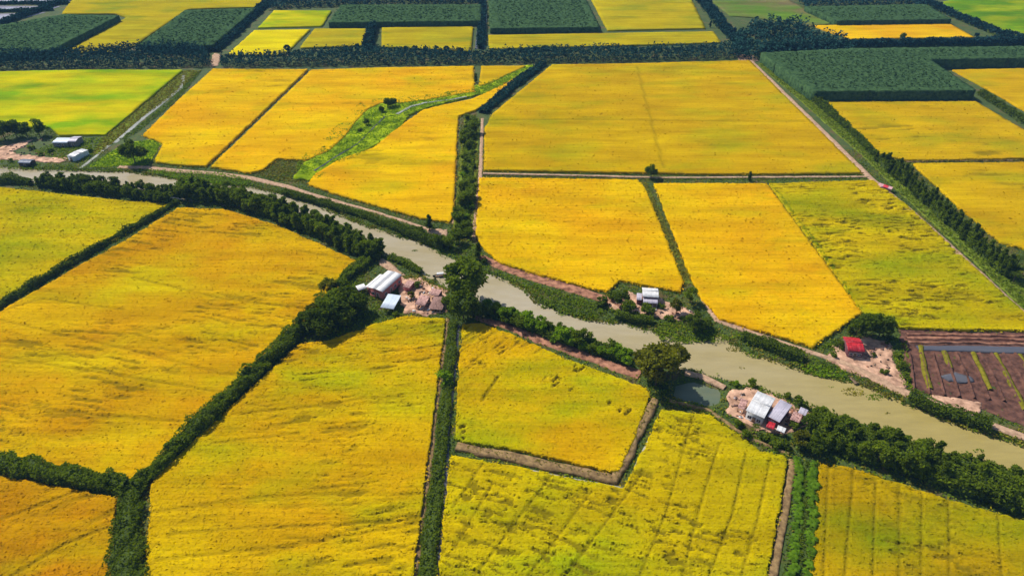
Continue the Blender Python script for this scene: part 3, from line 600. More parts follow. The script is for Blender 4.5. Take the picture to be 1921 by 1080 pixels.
def hedge(name, px, width, height, leaf, dens, mat, label, cat='hedge', seed=0, hull=True, z0=0, kind=None, group=None, world=False, lump=.85):
    """a shrub mass that follows a line: an inner foliage body and leaves all over it"""
    rnd = np.random.RandomState(900 + seed)
    P = resample(px if world else GP(px, 0), 1.0); N = normals2(P); n = len(P); s = np.linspace(0, 1, n)
    w = np.interp(s, np.linspace(0, 1, len(width)), width) / 2; h = np.interp(s, np.linspace(0, 1, len(height)), height)
    def surf(i, a, k=1.0):
        # a in [0, pi] across the section
        i0 = np.floor(i).astype(int).clip(0, n - 1); f = (i - np.floor(i))[:, None]; i1 = (i0 + 1).clip(0, n - 1)
        p = P[i0] * (1 - f) + P[i1] * f; nn = N[i0]; 
        lum = 1 + lump * (fbm(p[:, 0] * .33 + np.cos(a) * 1.3, p[:, 1] * .33 + a, seed + 1) - .5) * 1.6
        ex = np.sign(np.cos(a)) * np.abs(np.cos(a)) ** .7 * w[i0] * lum * k; ez = np.sin(a) ** .7 * h[i0] * lum * k
        return np.column_stack([p + nn * ex[:, None], z0 + ez])
    root = obj(name, None, label=label, cat=cat, group=group, kind=kind); c = np.array([*P[n // 2], 0]); root.location = c
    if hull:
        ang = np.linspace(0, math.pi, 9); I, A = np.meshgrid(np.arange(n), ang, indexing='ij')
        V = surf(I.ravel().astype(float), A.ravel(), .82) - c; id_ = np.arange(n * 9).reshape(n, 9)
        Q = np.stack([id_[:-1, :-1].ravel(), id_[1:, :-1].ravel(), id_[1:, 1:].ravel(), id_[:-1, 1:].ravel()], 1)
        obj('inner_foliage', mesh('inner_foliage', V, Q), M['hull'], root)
    area = np.sum(2 * w + 1.6 * h); m_ = int(area * dens)
    I = rnd.uniform(0, n - 1.01, m_); A = np.arccos(rnd.uniform(-1, 1, m_) ** 1) if True else 0
    V = surf(I, A, 1.0) + rnd.normal(size=(m_, 3)) * leaf * .35; V[:, 2] = np.maximum(V[:, 2], z0 + .05)
    V, Q = leaf_quads(V - c, leaf, rnd, up=.45, flat=.55)
    o = obj('foliage', mesh('foliage', V, Q), M[mat], root)
    return root
def tufts(name, poly, dens, height, leaf, mat, label, kind='stuff', seed=0, cat=None, z0=0.0, thr=0.0):
    """low growth over an area: grass, reeds, floating weed"""
    rnd = np.random.RandomState(700 + seed); lo, hi = poly.min(0), poly.max(0); A = np.prod(hi - lo)
    P = lo + rnd.uniform(size=(int(A * dens), 2)) * (hi - lo); P = P[inside(P, poly)]
    k = fbm(P[:, 0] * .25, P[:, 1] * .25, seed); P = P[k > thr]; k = k[k > thr]
    V = np.column_stack([P, z0 + .05 + rnd.uniform(0, 1, len(P)) * height * (.4 + k)]); c = np.array([*poly.mean(0), 0])
    V, Q = leaf_quads(V - c, leaf, rnd, up=.55, flat=.4)
    return obj(name, mesh(name, V, Q), M[mat], loc=c, label=label, cat=cat, kind=kind)
def strip_poly(px, w, z=0):
    P = resample(GP(px, z), 3.0); N = normals2(P); w = np.interp(np.linspace(0, 1, len(P)), np.linspace(0, 1, len(w)), w) / 2
    return np.concatenate([P + N * w[:, None], (P - N * w[:, None])[::-1]])
def grove(name, px, h, spacing, label, mat='leaf_plant', leaf=1.1, per=16, seed=0, cat='plantation', z_top=True, jitter=.45, var=.12):
    """a plantation or wood seen as one mass: every tree a tuft of leaves on a thin stem"""
    rnd = np.random.RandomState(500 + seed); poly = GP(px, h * .8 if z_top else 0); lo, hi = poly.min(0), poly.max(0)
    X, Y = np.meshgrid(np.arange(lo[0], hi[0], spacing), np.arange(lo[1], hi[1], spacing)); P = np.stack([X.ravel(), Y.ravel()], 1)
    P = P + rnd.uniform(-jitter, jitter, P.shape) * spacing; P = P[inside(P, poly)]; n = len(P); hh = h * (1 + var * rnd.normal(size=n)) * (1 + (.2 if cat == 'plantation' else .5) * (fbm(P[:, 0] * .06, P[:, 1] * .06, seed) - .5))
    d, _ = nearest(P, poly); edge = d < spacing * 2.2
    C = []
    if cat == 'plantation': hh = np.where(edge, np.minimum(hh, h), h * rnd.uniform(.88, .95, n)); per = max(6, per // 3)
    for k in range(per):
        t = rnd.uniform(.5, 1, n) ** (.2 if cat == 'plantation' else .6); t = np.where(edge, rnd.uniform(.08, 1, n) ** .8, t)
        rr = spacing * .62 * (1.08 - .7 * t) * np.sqrt(rnd.uniform(0, 1, n)) * 1.4; a = rnd.uniform(0, 6.28, n)
        C.append(np.column_stack([P[:, 0] + rr * np.cos(a), P[:, 1] + rr * np.sin(a), hh * t]))
    C = np.concatenate(C); c = np.array([*poly.mean(0), 0])
    V, Q = leaf_quads(C - c, leaf, rnd, up=.85 if cat == 'plantation' else .55, aspect=1.5, flat=.15 if cat == 'plantation' else .4)
    root = obj(name, None, loc=c, label=label, cat=cat, kind='stuff')
    obj('foliage', mesh('foliage', V, Q), M[mat], root)
    if cat == 'plantation':
        f_ = lambda x, y: h * .86 + .7 * (fbm(x * .45, y * .45, seed, 2) - .5)
        V, Q = patch(poly, 1.8, f_, .1, .8, seed); obj('canopy', mesh('canopy', V - c, Q), M['canopy'], root, kind='stuff')
    m_ = MB(); e = P[edge]
    B = []; q = []
    for i, p in enumerate(e):
        r_ = .10; z1 = h * .75; x, y = p - c[:2]
        B += [(x - r_, y - r_, 0), (x + r_, y - r_, 0), (x, y + r_, 0), (x - r_ * .5, y - r_ * .5, z1), (x + r_ * .5, y - r_ * .5, z1), (x, y + r_ * .5, z1)]
        j = i * 6; q += [(j, j + 1, j + 4, j + 3), (j + 1, j + 2, j + 5, j + 4), (j + 2, j, j + 3, j + 5)]
    if q: obj('trunk', mesh('trunk', B, q), M['bark'], root, kind='stuff')
    return root

# ------------------------------------------------------------------ hedges near the camera
hedge('hedge', [(336, 380), (290, 407), (200, 457), (100, 515), (0, 575), (-240, 705)], [2.2, 2.6, 2.8, 2.8], [1.8, 2.1, 2.3, 2.3], .5, 7, 'leaf_dark', 'thin dark diagonal hedge between two fields at the left edge', seed=1)
hedge('hedge', [(-240, 838), (0, 874), (110, 893), (238, 918)], [5, 5, 5.5, 5], [3.2, 3.2, 3.4, 3.2], .5, 8, 'leaf_mid', 'thick dark hedge meeting the left edge, above the bottom left field', seed=2)
hedge('hedge', [(566, 618), (500, 683), (430, 750), (350, 828), (290, 890), (256, 918)], [5.5, 5, 5, 5.5, 5.0, 4], [3.8, 3.5, 3.6, 3.6, 3.2, 2.8], .5, 8, 'leaf_mid', 'thick diagonal hedge rising to the dark tree cluster', seed=3)
hedge('hedge', [(250, 905), (243, 980), (238, 1080), (232, 1230)], [6.5, 7.2, 7.6, 7.6], [2.2, 2.2, 2.2, 2.2], .45, 9, 'leaf_mid', 'broad leafy hedge running off the bottom edge left of centre', seed=4)
hedge('hedge', [(851, 606), (841, 720), (826, 860), (810, 1000), (797, 1120), (788, 1230)], [3.2, 3.6, 3.8, 3.8, 3.8], [1.5, 1.5, 1.4, 1.4, 1.4], .42, 9, 'leaf_mid', 'long low hedge down the middle to the bottom edge', seed=5)
hedge('hedge', [(885, 222), (880, 290), (876, 370), (868, 448)], [4.5, 5, 5, 4.5], [1.3, 1.4, 1.4, 1.4], .55, 7, 'leaf_mid', 'shrubby green hedge along the central canal above the river', seed=6, lump=.9)
hedge('hedge', [(530, 362), (600, 381), (680, 406), (760, 436), (835, 465)], [3, 3.5, 3.6, 4.2, 4.5], [1.7, 2.0, 2.0, 2.8, 3.4], .5, 8, 'leaf_dark', 'low dark hedge along the upper river bank', seed=7)
hedge('hedge', [(1392, 634), (1440, 652), (1505, 676)], [4, 4.2, 4], [2.5, 2.7, 2.5], .5, 8, 'leaf_dark', 'dense rounded hedge on the upper bank below the orange golden field', seed=8)
hedge('hedge', [(1702, 748), (1770, 776), (1855, 806)], [4, 4.6, 4.2], [2.7, 3.1, 2.8], .5, 8, 'leaf_dark', 'dense dark hedge on the river bank below the ploughed plot', seed=9)
hedge('hedge', [(732, 484), (760, 496), (790, 512)], [3, 3.2, 2.4], [2.0, 2.2, 1.5], .5, 8, 'leaf_mid', 'short shrub hedge at the river edge behind the pink walled house', seed=10)
hedge('hedge', [(1155, 594), (1190, 601), (1225, 605)], [3, 3.4, 3], [2.4, 2.6, 2.2], .45, 8, 'leaf_mid', 'rounded green hedge on the bank in front of the white porch house', seed=11)
hedge('hedge', [(642, 528), (672, 505), (700, 484), (716, 486)], [4, 5, 5, 3], [2.8, 3.0, 2.6, 2.4], .5, 8, 'leaf_mid', 'leafy hedge behind the pink walled house facing the orange field', seed=12)
hedge('hedge', [(1838, 178), (1880, 205), (1921, 232), (2160, 370)], [4, 4, 4], [3, 3, 3], .8, 5, 'leaf_dark', 'dark diagonal hedge at the right edge beyond the plantation', seed=13)
hedge('hedge', [(1020, 121), (965, 160), (905, 213)], [6, 6.5, 6.0], [2.0, 2.0, 2.0], .8, 5, 'leaf_far_haze', 'dark haze tinted hedge slanting from the tree belt to the central canal', seed=14)
hedge('hedge', [(0, 340), (40, 343), (60, 347)], [5, 5, 3], [3.5, 3.5, 2.5], .5, 8, 'leaf_dark', 'short dark hedge at the left edge below the river', seed=15)
# banana row, bottom right
def banana(p, label, group, s=1.0):
    e = obj('banana_plant', None, loc=(p[0], p[1], 0), label=label, cat='banana plant', group=group); e.rotation_euler = (0, 0, random.uniform(0, 6.28)); e.scale = (s, s, s)
    l, t = random.choice(BANANA); obj('stem', t, parent=e); obj('leaves', l, parent=e); return e
BANANA = []
for v in range(4):
    rnd = np.random.RandomState(60 + v); t = MB(); t.tube([(0, 0, -.1), (.05, 0, .9), (.08, .03, 1.6)], [.16, .14, .08], 7); tm = t.mesh('stem'); tm.materials.append(M['leaf_banana'])
    l = MB()
    for k in range(8):
        a = 6.28 * k / 8 + rnd.uniform(-.3, .3); L_ = rnd.uniform(1.5, 2.3); u = np.array([math.cos(a), math.sin(a), 0]); sd = np.array([-math.sin(a), math.cos(a), 0]); rows = []
        for j in range(6):
            s_ = j / 5; p = np.array([.06, .02, 1.4]) + u * L_ * s_ * .85 + np.array([0, 0, 1.0 * s_ - 1.5 * s_ * s_]) * L_ * .5; wd = .34 * math.sin(math.pi * min(.97, .12 + .85 * s_)) + .03
            rows += [p - sd * wd + np.array([0, 0, -.08]), p, p + sd * wd + np.array([0, 0, -.08])]
        l.add(rows, [(j * 3 + q, j * 3 + q + 1, j * 3 + q + 4, j * 3 + q + 3) for j in range(5) for q in range(2)])
    lm = l.mesh('leaves'); lm.materials.append(M['leaf_banana']); BANANA.append((lm, tm))
P = resample(GP([(1512, 868), (1510, 960), (1500, 1080), (1490, 1200)], 0), 1.45); N = normals2(P)
for i in range(len(P)):
    for o in (-1.9, 1.6):
        a = P[i] + N[i] * (o + random.uniform(-.6, .6)) + np.array([random.uniform(-.4, .4), random.uniform(-.4, .4)])
        banana(a, 'leafy green banana plant in the row beside the brown earth strip', 'banana row beside the brown earth strip', random.uniform(.75, 1.15))
hedge('undergrowth', [(1520, 868), (1516, 960), (1506, 1080), (1496, 1220)], [3.5, 3.8, 4, 4], [1.0, 1.0, 1.0], .45, 8, 'leaf_dark', 'dark undergrowth beneath the banana row', cat='undergrowth', kind='stuff', seed=16)

# ------------------------------------------------------------------ tree rows
def row(px, half, spacing, key, scale, label, group, uh, name='tree', **k):
    band(px, half, spacing, key, scale, label, group, name, **k)
    hedge('undergrowth', px, [half * 2 + 1.6] * 2, [uh] * 2, .6, 7, 'leaf_mid', 'dense green undergrowth below: ' + group, cat='undergrowth', kind='stuff', seed=len(PROTO) + int(px[0][0]))
row([(345, 366), (430, 376), (520, 403), (600, 436), (660, 462), (705, 480)], 3.2, 3.3, ['slender', 'slender', 'slender', 'broad'], .90, 'slender dark green tree in the long row along the lower river bank', 'trees in the long riverside row', 5.0, rows=3, var=.22)
row([(80, 345), (150, 352), (240, 364), (325, 376)], 2.8, 4.0, ['slender', 'broad_dark'], .72, 'bushy dark tree in the river row at the left, above the yellow green field', 'bushy trees of the left river row', 3.0, rows=2)
row([(1530, 815), (1600, 838), (1690, 866), (1800, 900), (1921, 940), (2030, 973)], 4.2, 3.1, ['slender', 'slender', 'slender_dark', 'broad'], .86, 'tree in the dense dark belt along the lower river bank at the right', 'trees of the dense right river belt', 4.4, rows=3)
row([(905, 582), (960, 602), (1020, 624), (1100, 651), (1180, 678)], 1.6, 2.8, ['bush_bright', 'broad_lime', 'broad_lime', 'broad'], .70, 'small green bank tree between the river and the red brown bare bank', 'small bank trees beside the river', 2.2, rows=2, var=.3)
row([(1652, 303), (1700, 345), (1780, 418), (1850, 480), (1892, 520)], 1.7, 2.8, 'slender_dark', .80, 'slender dark tree in the roadside row at the right', 'slender trees of the roadside row', 3.8, rows=2)
band([(884, 226), (880, 290), (876, 370), (868, 446)], 1.6, 3.6, ['bush', 'bush_dark', 'bush_bright', 'broad'], .72, 'leafy bush growing along the central canal above the river', 'bushes along the central canal', 'bush', rows=2, cat='bush', var=.35)
for pl_, gl_ in (([(558, 622), (500, 683), (430, 750), (350, 828), (292, 888)], 'bushes in the thick diagonal hedge'), ([(-10, 872), (60, 884), (140, 898), (225, 914)], 'bushes in the thick hedge at the left edge')):
    band(pl_, .9, 5.5, ['bush', 'bush_dark', 'bush'], 1.15, 'leafy bush standing out of: ' + gl_, gl_, 'bush', rows=1, cat='bush', var=.3)
def at(px, py): return G(px, py, 0)
for (x, y, k, s, lab) in [
    (870, 598, 'broad_dark', 1.45, 'dark lower tree at the foot of the tallest tree by the river bend'), (888, 596, 'broad_dark', 1.0, 'dark tree right of the tallest tree by the river bend'),
    (874, 564, 'broad', 2.35, 'tallest green tree at the river bend beside the earth yard'),
    (1230, 724, 'broad_olive', 2.05, 'big olive tree on the river bank by the fish pond'), (1238, 700, 'broad_olive', 1.45, 'big olive brown tree right beside the fish pond'), (1208, 700, 'broad_olive', 1.2, 'smaller olive tree left of the big olive trees'),
    (1266, 690, 'broad_olive', 1.2, 'olive tree leaning over the river behind the big olive trees'),
    (833, 718, 'bush_bright', 1.6, 'round bright green bush in the long central hedge'),
    (254, 306, 'broad_dark', 1.55, 'round dark tree between the straight canal and the golden field'), (270, 300, 'broad_dark', .95, 'smaller dark tree at the right side of the round canal tree'),
    (1221, 334, 'broad_dark', .95, 'dark round tree standing alone on the pale bund'), (1405, 339, 'slender_dark', .62, 'tiny dark tree alone on the pale bund further right'),
    (728, 203, 'broad_dark', .85, 'tall dark tree at the top of the green swale'), (738, 201, 'broad_dark', .8, 'second tall dark tree at the top of the green swale'),
    (716, 212, 'broad_dark', .55, 'dark bush just below the tall pair on the swale'), (688, 236, 'broad_dark', .55, 'dark bush halfway down the green swale'), (676, 248, 'bush_dark', .9, 'lowest small dark bush on the green swale'),
    (893, 155, 'slender_dark', .75, 'thin dark tree at the upper end of the swale'),
    (806, 432, 'slender_dark', .9, 'pointed dark conifer standing in the upper bank clearing'), (842, 466, 'broad', .85, 'green bushy tree left of the central canal mouth'), (857, 456, 'broad', .9, 'green bushy tree at the central canal mouth'), (826, 464, 'broad_dark', .8, 'dark bushy tree at the end of the low bank hedge'),
    (898, 484, 'slender_dark', .95, 'dark pointed tree right of the central canal mouth'), (908, 492, 'bush_dark', .9, 'dark bush beside the red brown ploughed strip'), (790, 434, 'bush_dark', .9, 'dark bush left of the pointed conifer'),
    (1600, 636, 'broad_dark', 1.05, 'leftmost dark tree of the clump behind the red roofed hut'), (1622, 630, 'broad_dark', 1.1, 'middle dark tree of the clump behind the red roofed hut'), (1648, 632, 'broad_dark', 1.2, 'rightmost tall dark tree of the clump behind the red roofed hut'), (1662, 640, 'bush_dark', 1.1, 'dark bush at the right end of the clump behind the red roofed hut'), (1575, 652, 'bush', 1.0, 'green bush left of the red roofed hut'),
    (1690, 690, 'bush', 1.1, 'green bush between the sandy yard and the ploughed plot'), (1700, 712, 'bush', .9, 'lower green bush between the sandy yard and the ploughed plot'), (1682, 668, 'bush', .8, 'upper green bush between the sandy yard and the ploughed plot'),
    (1165, 574, 'broad_dark', .9, 'dark tree left of the white porch house'), (1178, 590, 'broad', .75, 'small tree left of and below the white porch house'), (1214, 588, 'bush', 1.5, 'green bush right in front of the white porch roof'), (1268, 588, 'broad_olive', .75, 'small brown green tree in the yard right of the white porch house'),
    (1294, 568, 'broad', .85, 'green tree at the top of the yard by the grass strip'), (1302, 620, 'broad_dark', .95, 'dark tree at the river side of the white porch house yard'), (1322, 612, 'bush_dark', 1.5, 'dark bush beside the pink dirt path bend'), (1130, 572, 'bush_dark', 1.4, 'dark bush at the left end of the white porch house yard'), (1150, 562, 'bush', 1.3, 'green bush behind the left end of the yard'),
    (1400, 818, 'bush', 1.0, 'green bush at the lower left corner of the white roofed farmhouse'), (1455, 835, 'bush', 1.2, 'round green bush in front of the white roofed farmhouse'), (1500, 760, 'bush_dark', 1.2, 'dark bush behind the right end of the farmhouse yard'), (1410, 722, 'bush', .9, 'small green bush on the bank behind the white roofed farmhouse'), (1380, 722, 'bush_bright', .6, 'tiny green bush between pond and river'),
    (1500, 838, 'broad_olive', .75, 'olive tree at the left end of the dense right river belt'), (1525, 850, 'broad_dark', .8, 'dark tree at the head of the banana row'),
    (1470, 838, 'bush_dark', .9, 'dark bush right of the round green bush before the farmhouse'),
    (10, 262, 'broad_dark', 1.33, 'leftmost dark tree behind the riverside sheds'), (32, 258, 'broad_dark', 1.26, 'second dark tree behind the riverside sheds'), (52, 258, 'broad_dark', 1.19, 'third dark tree behind the riverside sheds'), (75, 255, 'broad', 1.33, 'rightmost tree of the clump behind the riverside sheds'), (-20, 264, 'broad_dark', 1.33, 'dark tree cut by the left edge behind the riverside sheds'),
    (1692, 76, 'broad_dark', .7, 'lone dark tree rising from the far shrub row'), (1830, 72, 'far', .6, 'dark tree at the far end of the narrow yellow field'), (1332, 52, 'far_slender', .7, 'small dark tree beside the far canal'),
    (217, 100, 'far', .5, 'small dark tree on the edge of the top left olive field'), (540, 100, 'far', .75, 'dark tree at the corner of the small bright yellow field'),
    (742, 592, 'bush', .8, 'green bush in front of the small pale blue shed'), (772, 560, 'broad_olive', .42, 'small olive tree in the yard right of the pink walled house'), (782, 538, 'bush', .9, 'brown green bush near the moored boats'), (838, 575, 'broad', .55, 'green tree at the right end of the earth yard'),
    (1386, 800, 'bush', .9, 'green bush left below the white roofed farmhouse'), (1432, 824, 'bush_dark', .9, 'dark bush below the tiny red lean to'), (1490, 800, 'bush', .9, 'green bush right of the tiny white lean to'), (1515, 805, 'broad_dark', .7, 'dark tree right of the farmhouse yard'), (1478, 745, 'bush', .7, 'small bush behind the lilac roofed annex'),
    (1240, 578, 'bush', .8, 'small bush right of the white porch'), (1255, 600, 'bush', .9, 'bush on the river side of the pink yard'), (1188, 598, 'bush_dark', .8, 'dark bush below the small dark shed'), (1282, 600, 'bush', .7, 'little bush in the right part of the pink yard'),
    (1640, 668, 'bush', .5, 'tiny bush in the sandy yard'), (1658, 700, 'bush', .7, 'bush at the lower end of the sandy yard'), (1563, 668, 'bush', .7, 'bush at the field corner left of the sandy yard'),
    (95, 285, 'bush', 1.0, 'green bush between the riverside sheds'), (78, 292, 'bush', .8, 'small green bush above the grey blue river hut'), (170, 285, 'bush', 1.0, 'green bush right of the white boat shed'), (60, 280, 'bush', .9, 'green bush left among the riverside sheds'), (20, 304, 'bush_dark', .8, 'dark bush on the river bank at the left edge'),
    (1892, 498, 'broad_dark', .6, 'bushy dark tree at the right edge below the roadside row'),
]:
    tree(at(x, y), k, s, lab, name='bush' if k.startswith('bush') else ('pointed_tree' if 'pointed' in lab else 'tree'), cat='bush' if k.startswith('bush') else 'tree')
for (x, y, s) in [(596, 622, 1.1), (618, 612, 1.15), (640, 602, 1.15), (662, 592, 1.0), (606, 592, .95), (632, 580, .95), (655, 572, .9), (585, 605, .85), (676, 585, .8), (578, 618, .8), (610, 632, .9), (650, 612, .9), (645, 552, .8), (620, 556, .8)]:
    tree(at(x, y), random.choice(['broad_dark', 'broad_dark', 'broad', 'broad_olive']), s * 1.2, 'dark leafy tree in the big cluster left of the pink walled house', 'tree cluster beside the pink walled house')
# palms at the right edge
FR = []
for v in range(3):
    rnd = np.random.RandomState(80 + v); l = MB()
    for k in range(15):
        a = 6.28 * k / 15 + rnd.uniform(-.2, .2); u = np.array([math.cos(a), math.sin(a), 0]); sd = np.array([-math.sin(a), math.cos(a), 0]); L_ = rnd.uniform(2.0, 2.7); el = rnd.uniform(.1, 1.1)
        for j in range(8):
            s_ = .15 + .85 * j / 7; p = u * L_ * s_ * math.cos(el * .6) + np.array([0, 0, L_ * (s_ * el - s_ * s_ * .9) * .7]); ll = .75 * math.sin(math.pi * (.15 + .8 * s_)) + .1
            for sg in (-1, 1):
                q = p + sd * sg * ll + u * .3 + np.array([0, 0, -.35 * ll]); w_ = u * .09
                l.add([p - w_, p + w_, q + w_ * .4, q - w_ * .4], [(0, 1, 2, 3)])
    fm = l.mesh('fronds'); fm.materials.append(M['leaf_dark']); FR.append(fm)
tk = MB(); tk.tube([(0, 0, -.2), (.15, .05, 2), (.2, .0, 4.6)], [.2, .15, .12], 8); TK = tk.mesh('trunk'); TK.materials.append(M['bark'])
def palm(x, y, s, label):
    p = at(x, y); e = obj('palm_tree', None, loc=(p[0], p[1], 0), label=label, cat='palm tree'); e.scale = (s, s, s); e.rotation_euler = (0, 0, random.uniform(0, 6.28))
    obj('trunk', TK, parent=e); o = obj('fronds', random.choice(FR), parent=e); o.location = (.2, 0, 4.6)
for x, y, s, lab in [(1905, 500, .95, 'palm at the right edge beyond the roadside row'), (1925, 512, 1.0, 'palm cut by the right edge beyond the roadside row'), (1900, 530, .9, 'lower palm near the right edge beyond the dirt road'), (1415, 812, .62, 'small palm at the left front corner of the white roofed farmhouse'), (625, 600, 1.2, 'palm crown among the dark tree cluster'), (605, 575, 1.15, 'palm at the upper side of the dark tree cluster')]:
    palm(x, y, s, lab)

# ------------------------------------------------------------------ low growth
sheet('grass_swale', strip_poly([(568, 338), (610, 298), (660, 275), (700, 245), (725, 212), (760, 200), (830, 185), (895, 172), (950, 148), (1000, 124)], [10, 16, 24, 30, 28, 20, 14, 13, 8, 4]), M['swale'], .72, 1.0, .35, 1.5, kind='structure', label='bright green grassy swale winding through the golden fields', seed=50, world=True)
sheet('grass_verge', strip_poly([(362, 133), (300, 185), (250, 220), (205, 262), (180, 290)], [13, 13, 12, 10, 5]), M['verge'], .06, 1.0, .15, .8, kind='structure', label='rough grass verge along the straight canal', seed=51, world=True)
sheet('grass_verge', strip_poly([(1428, 120), (1530, 205), (1640, 300), (1700, 360), (1790, 440), (1921, 560), (2100, 740)], [6, 6, 8, 8, 8, 9, 9]), M['verge'], .06, 1.0, .15, .6, kind='structure', label='green verge right of the straight dirt road', seed=52, world=True)
sheet('grass_verge', strip_poly([(885, 222), (880, 290), (876, 370), (868, 448)], [9, 9.5, 10, 10]), M['verge'], .05, 1.0, .15, .6, kind='structure', label='grassy banks of the central canal', seed=53, world=True)
sheet('grass_verge', strip_poly([(1205, 342), (1240, 420), (1292, 532)], [4, 4.5, 4.5]), M['verge'], .05, .7, .2, .6, kind='structure', label='grass strip between the two golden middle fields', seed=54, world=True)
sheet('grass_verge', GP([(165, 314), (235, 268), (292, 262), (302, 270), (278, 310), (230, 312)]), M['swale'], .06, .8, .2, .8, kind='structure', label='green meadow around the round canal tree', seed=55, world=True)
tufts('grass', strip_poly([(575, 330), (610, 298), (660, 275), (700, 245), (725, 212), (760, 200), (830, 185), (895, 172), (950, 148), (1000, 124)], [9, 14, 20, 24, 22, 15, 10, 10, 6, 3]), 1.0, .3, .7, 'leaf_bright', 'bright green grass of the winding swale', seed=1, z0=.72)
tufts('weeds', strip_poly([(570, 335), (610, 298), (650, 275), (690, 240), (715, 208), (760, 198), (830, 187), (895, 174), (950, 150), (1000, 125)], [16, 24, 32, 36, 34, 24, 16, 15, 9, 5]), 1.6, .35, .7, 'leaf_bright', 'ragged green weeds creeping from the swale into the rice', seed=77, z0=.7, thr=.54)
tufts('grass', GP([(478, 326), (495, 318), (525, 298), (575, 302), (600, 300), (572, 342), (520, 340)]), 2.2, .4, .7, 'dry_grass', 'dry brown grass at the lower end of the swale', seed=2)
tufts('grass', strip_poly([(362, 133), (300, 185), (250, 220), (205, 262), (180, 290)], [12, 12, 12, 10, 5]), 2.4, .5, .7, 'dry_grass', 'rough grass on the left canal bank', seed=3)
tufts('grass', strip_poly([(372, 135), (330, 185), (262, 240), (230, 262)], [4, 4, 5, 4]), 3, .5, .7, 'grass', 'green grass on the right canal bank', seed=33)
tufts('grass', GP([(165, 312), (235, 270), (290, 262), (300, 270), (275, 312), (230, 312)]), 3.5, .4, .7, 'leaf_bright', 'bright green grass around the round canal tree', seed=4)
tufts('grass', GP([(60, 285), (110, 265), (200, 256), (190, 270), (165, 300), (120, 300)]), 2.2, .5, .7, 'grass', 'weedy grass between the riverside sheds', seed=5)
tufts('grass', strip_poly([(1205, 342), (1240, 420), (1290, 528)], [3.5, 4, 4]), 6, .7, .55, 'dry_grass', 'green grass strip between the two golden middle fields', seed=6)
tufts('grass', strip_poly([(1428, 120), (1530, 205), (1640, 300), (1700, 360), (1790, 440), (1921, 560), (2100, 740)], [6, 6, 7, 7, 7, 8, 8]), 2.4, .7, .7, 'leaf_mid', 'grassy verge right of the dirt road', seed=7)
tufts('reeds', GP([(988, 540), (1010, 538), (1070, 560), (1130, 580), (1140, 592), (1110, 600), (1050, 588), (1005, 562)], WL), 6, 1.0, .6, 'grass', 'green reeds growing out of the upper bank into the river', seed=8, z0=-.5)
tufts('reeds', GP([(1225, 622), (1262, 600), (1310, 612), (1345, 618), (1338, 640), (1285, 645), (1240, 640)], WL), 6, 1.0, .6, 'grass', 'reeds in the river below the white porch house', seed=9, z0=-.5)
tufts('reeds', GP([(1500, 684), (1545, 688), (1590, 700), (1588, 712), (1540, 708), (1505, 698)], WL), 6, .9, .6, 'leaf_bright', 'reeds at the river edge below the red roofed hut', seed=10, z0=-.5)
tufts('reeds', GP([(250, 318), (330, 322), (420, 328), (470, 338), (475, 350), (400, 346), (345, 352), (335, 338)], WL), 4.5, .9, .6, 'leaf_bright', 'reeds on the upper bank left of the dirt path', seed=11, z0=-.3)
tufts('weeds', strip_poly([(1330, 640), (1390, 628), (1420, 640)], [3, 3, 3]), 4, .6, .5, 'grass', 'weeds on the bank below the pink path', seed=12)
tufts('weeds', strip_poly([(1590, 700), (1650, 730), (1700, 750)], [4, 4, 4]), 3, .6, .5, 'dry_grass', 'weeds on the bank under the sandy yard', seed=13)
tufts('weeds', GP([(1540, 650), (1580, 632), (1590, 650), (1560, 668)]), 4, .7, .5, 'grass', 'weedy patch left of the red roofed hut', seed=14)
tufts('weeds', GP([(1670, 650), (1700, 640), (1712, 730), (1690, 722)]), 3, .9, .5, 'grass', 'weedy edge of the ploughed plot', seed=15)
tufts('weeds', strip_poly([(1250, 752), (1330, 772), (1400, 822), (1480, 852)], [2.5, 2.5, 3, 2.5]), 5, .7, .5, 'grass', 'weeds along the bund before the white roofed farmhouse', seed=16)
tufts('weeds', strip_poly([(905, 330), (1210, 335)], [2.2, 2.2]), 3, .4, .5, 'dry_grass', 'dry grass along the pale crossing bund', seed=17)
tufts('weeds', strip_poly([(1210, 336), (1635, 333)], [3, 2.6]), 4, .5, .55, 'grass', 'green grass along the right end of the crossing bund', seed=18)
tufts('weeds', strip_poly([(1704, 303), (1921, 301), (2160, 301)], [2.4, 2.6, 2.6]), 4, .9, .6, 'dry_grass', 'weeds on the bund by the roadside trees', seed=19)
tufts('weeds', strip_poly([(856, 838), (1060, 879), (1152, 899), (1205, 790), (1228, 750)], [2, 2, 2, 2, 2]), 1.6, .5, .4, 'dry_grass', 'dry weeds on the brown bund', seed=20, z0=.75)
tufts('weeds', strip_poly([(880, 215), (878, 330), (868, 455)], [9, 10, 11]), 1.8, .5, .6, 'dry_grass', 'rough grass beside the central canal hedge', seed=21)
tufts('weeds', strip_poly([(1443, 342), (1530, 460), (1618, 586)], [1.5, 1.6, 1.5]), 7, 1.2, .5, 'leaf_bright', 'thin green line of weeds between the orange and yellow fields', seed=23)
tufts('weeds', strip_poly([(360, 320), (480, 345), (560, 362), (690, 408), (800, 448)], [4, 3, 3, 3, 4]), 2.5, .5, .5, 'grass', 'grass at the water edge of the upper bank', seed=24, z0=-.3)
for i, (ln, w_, mt) in enumerate([(RIVER_N, 3.6, 'grass'), (RIVER_N, 2.6, 'leaf_mid'), (RIVER_S, 3.0, 'grass'), (RIVER_N, 2.4, 'dry_grass')]):
    tufts('reeds', strip_poly(ln, [w_, w_], WL), 3.0, .5, .55, mt, 'ragged bank plants reaching into the river: ' + ('upper bank green', 'upper bank dark', 'lower bank green', 'upper bank dry')[i], seed=120 + i, z0=WL + .05, thr=.5)
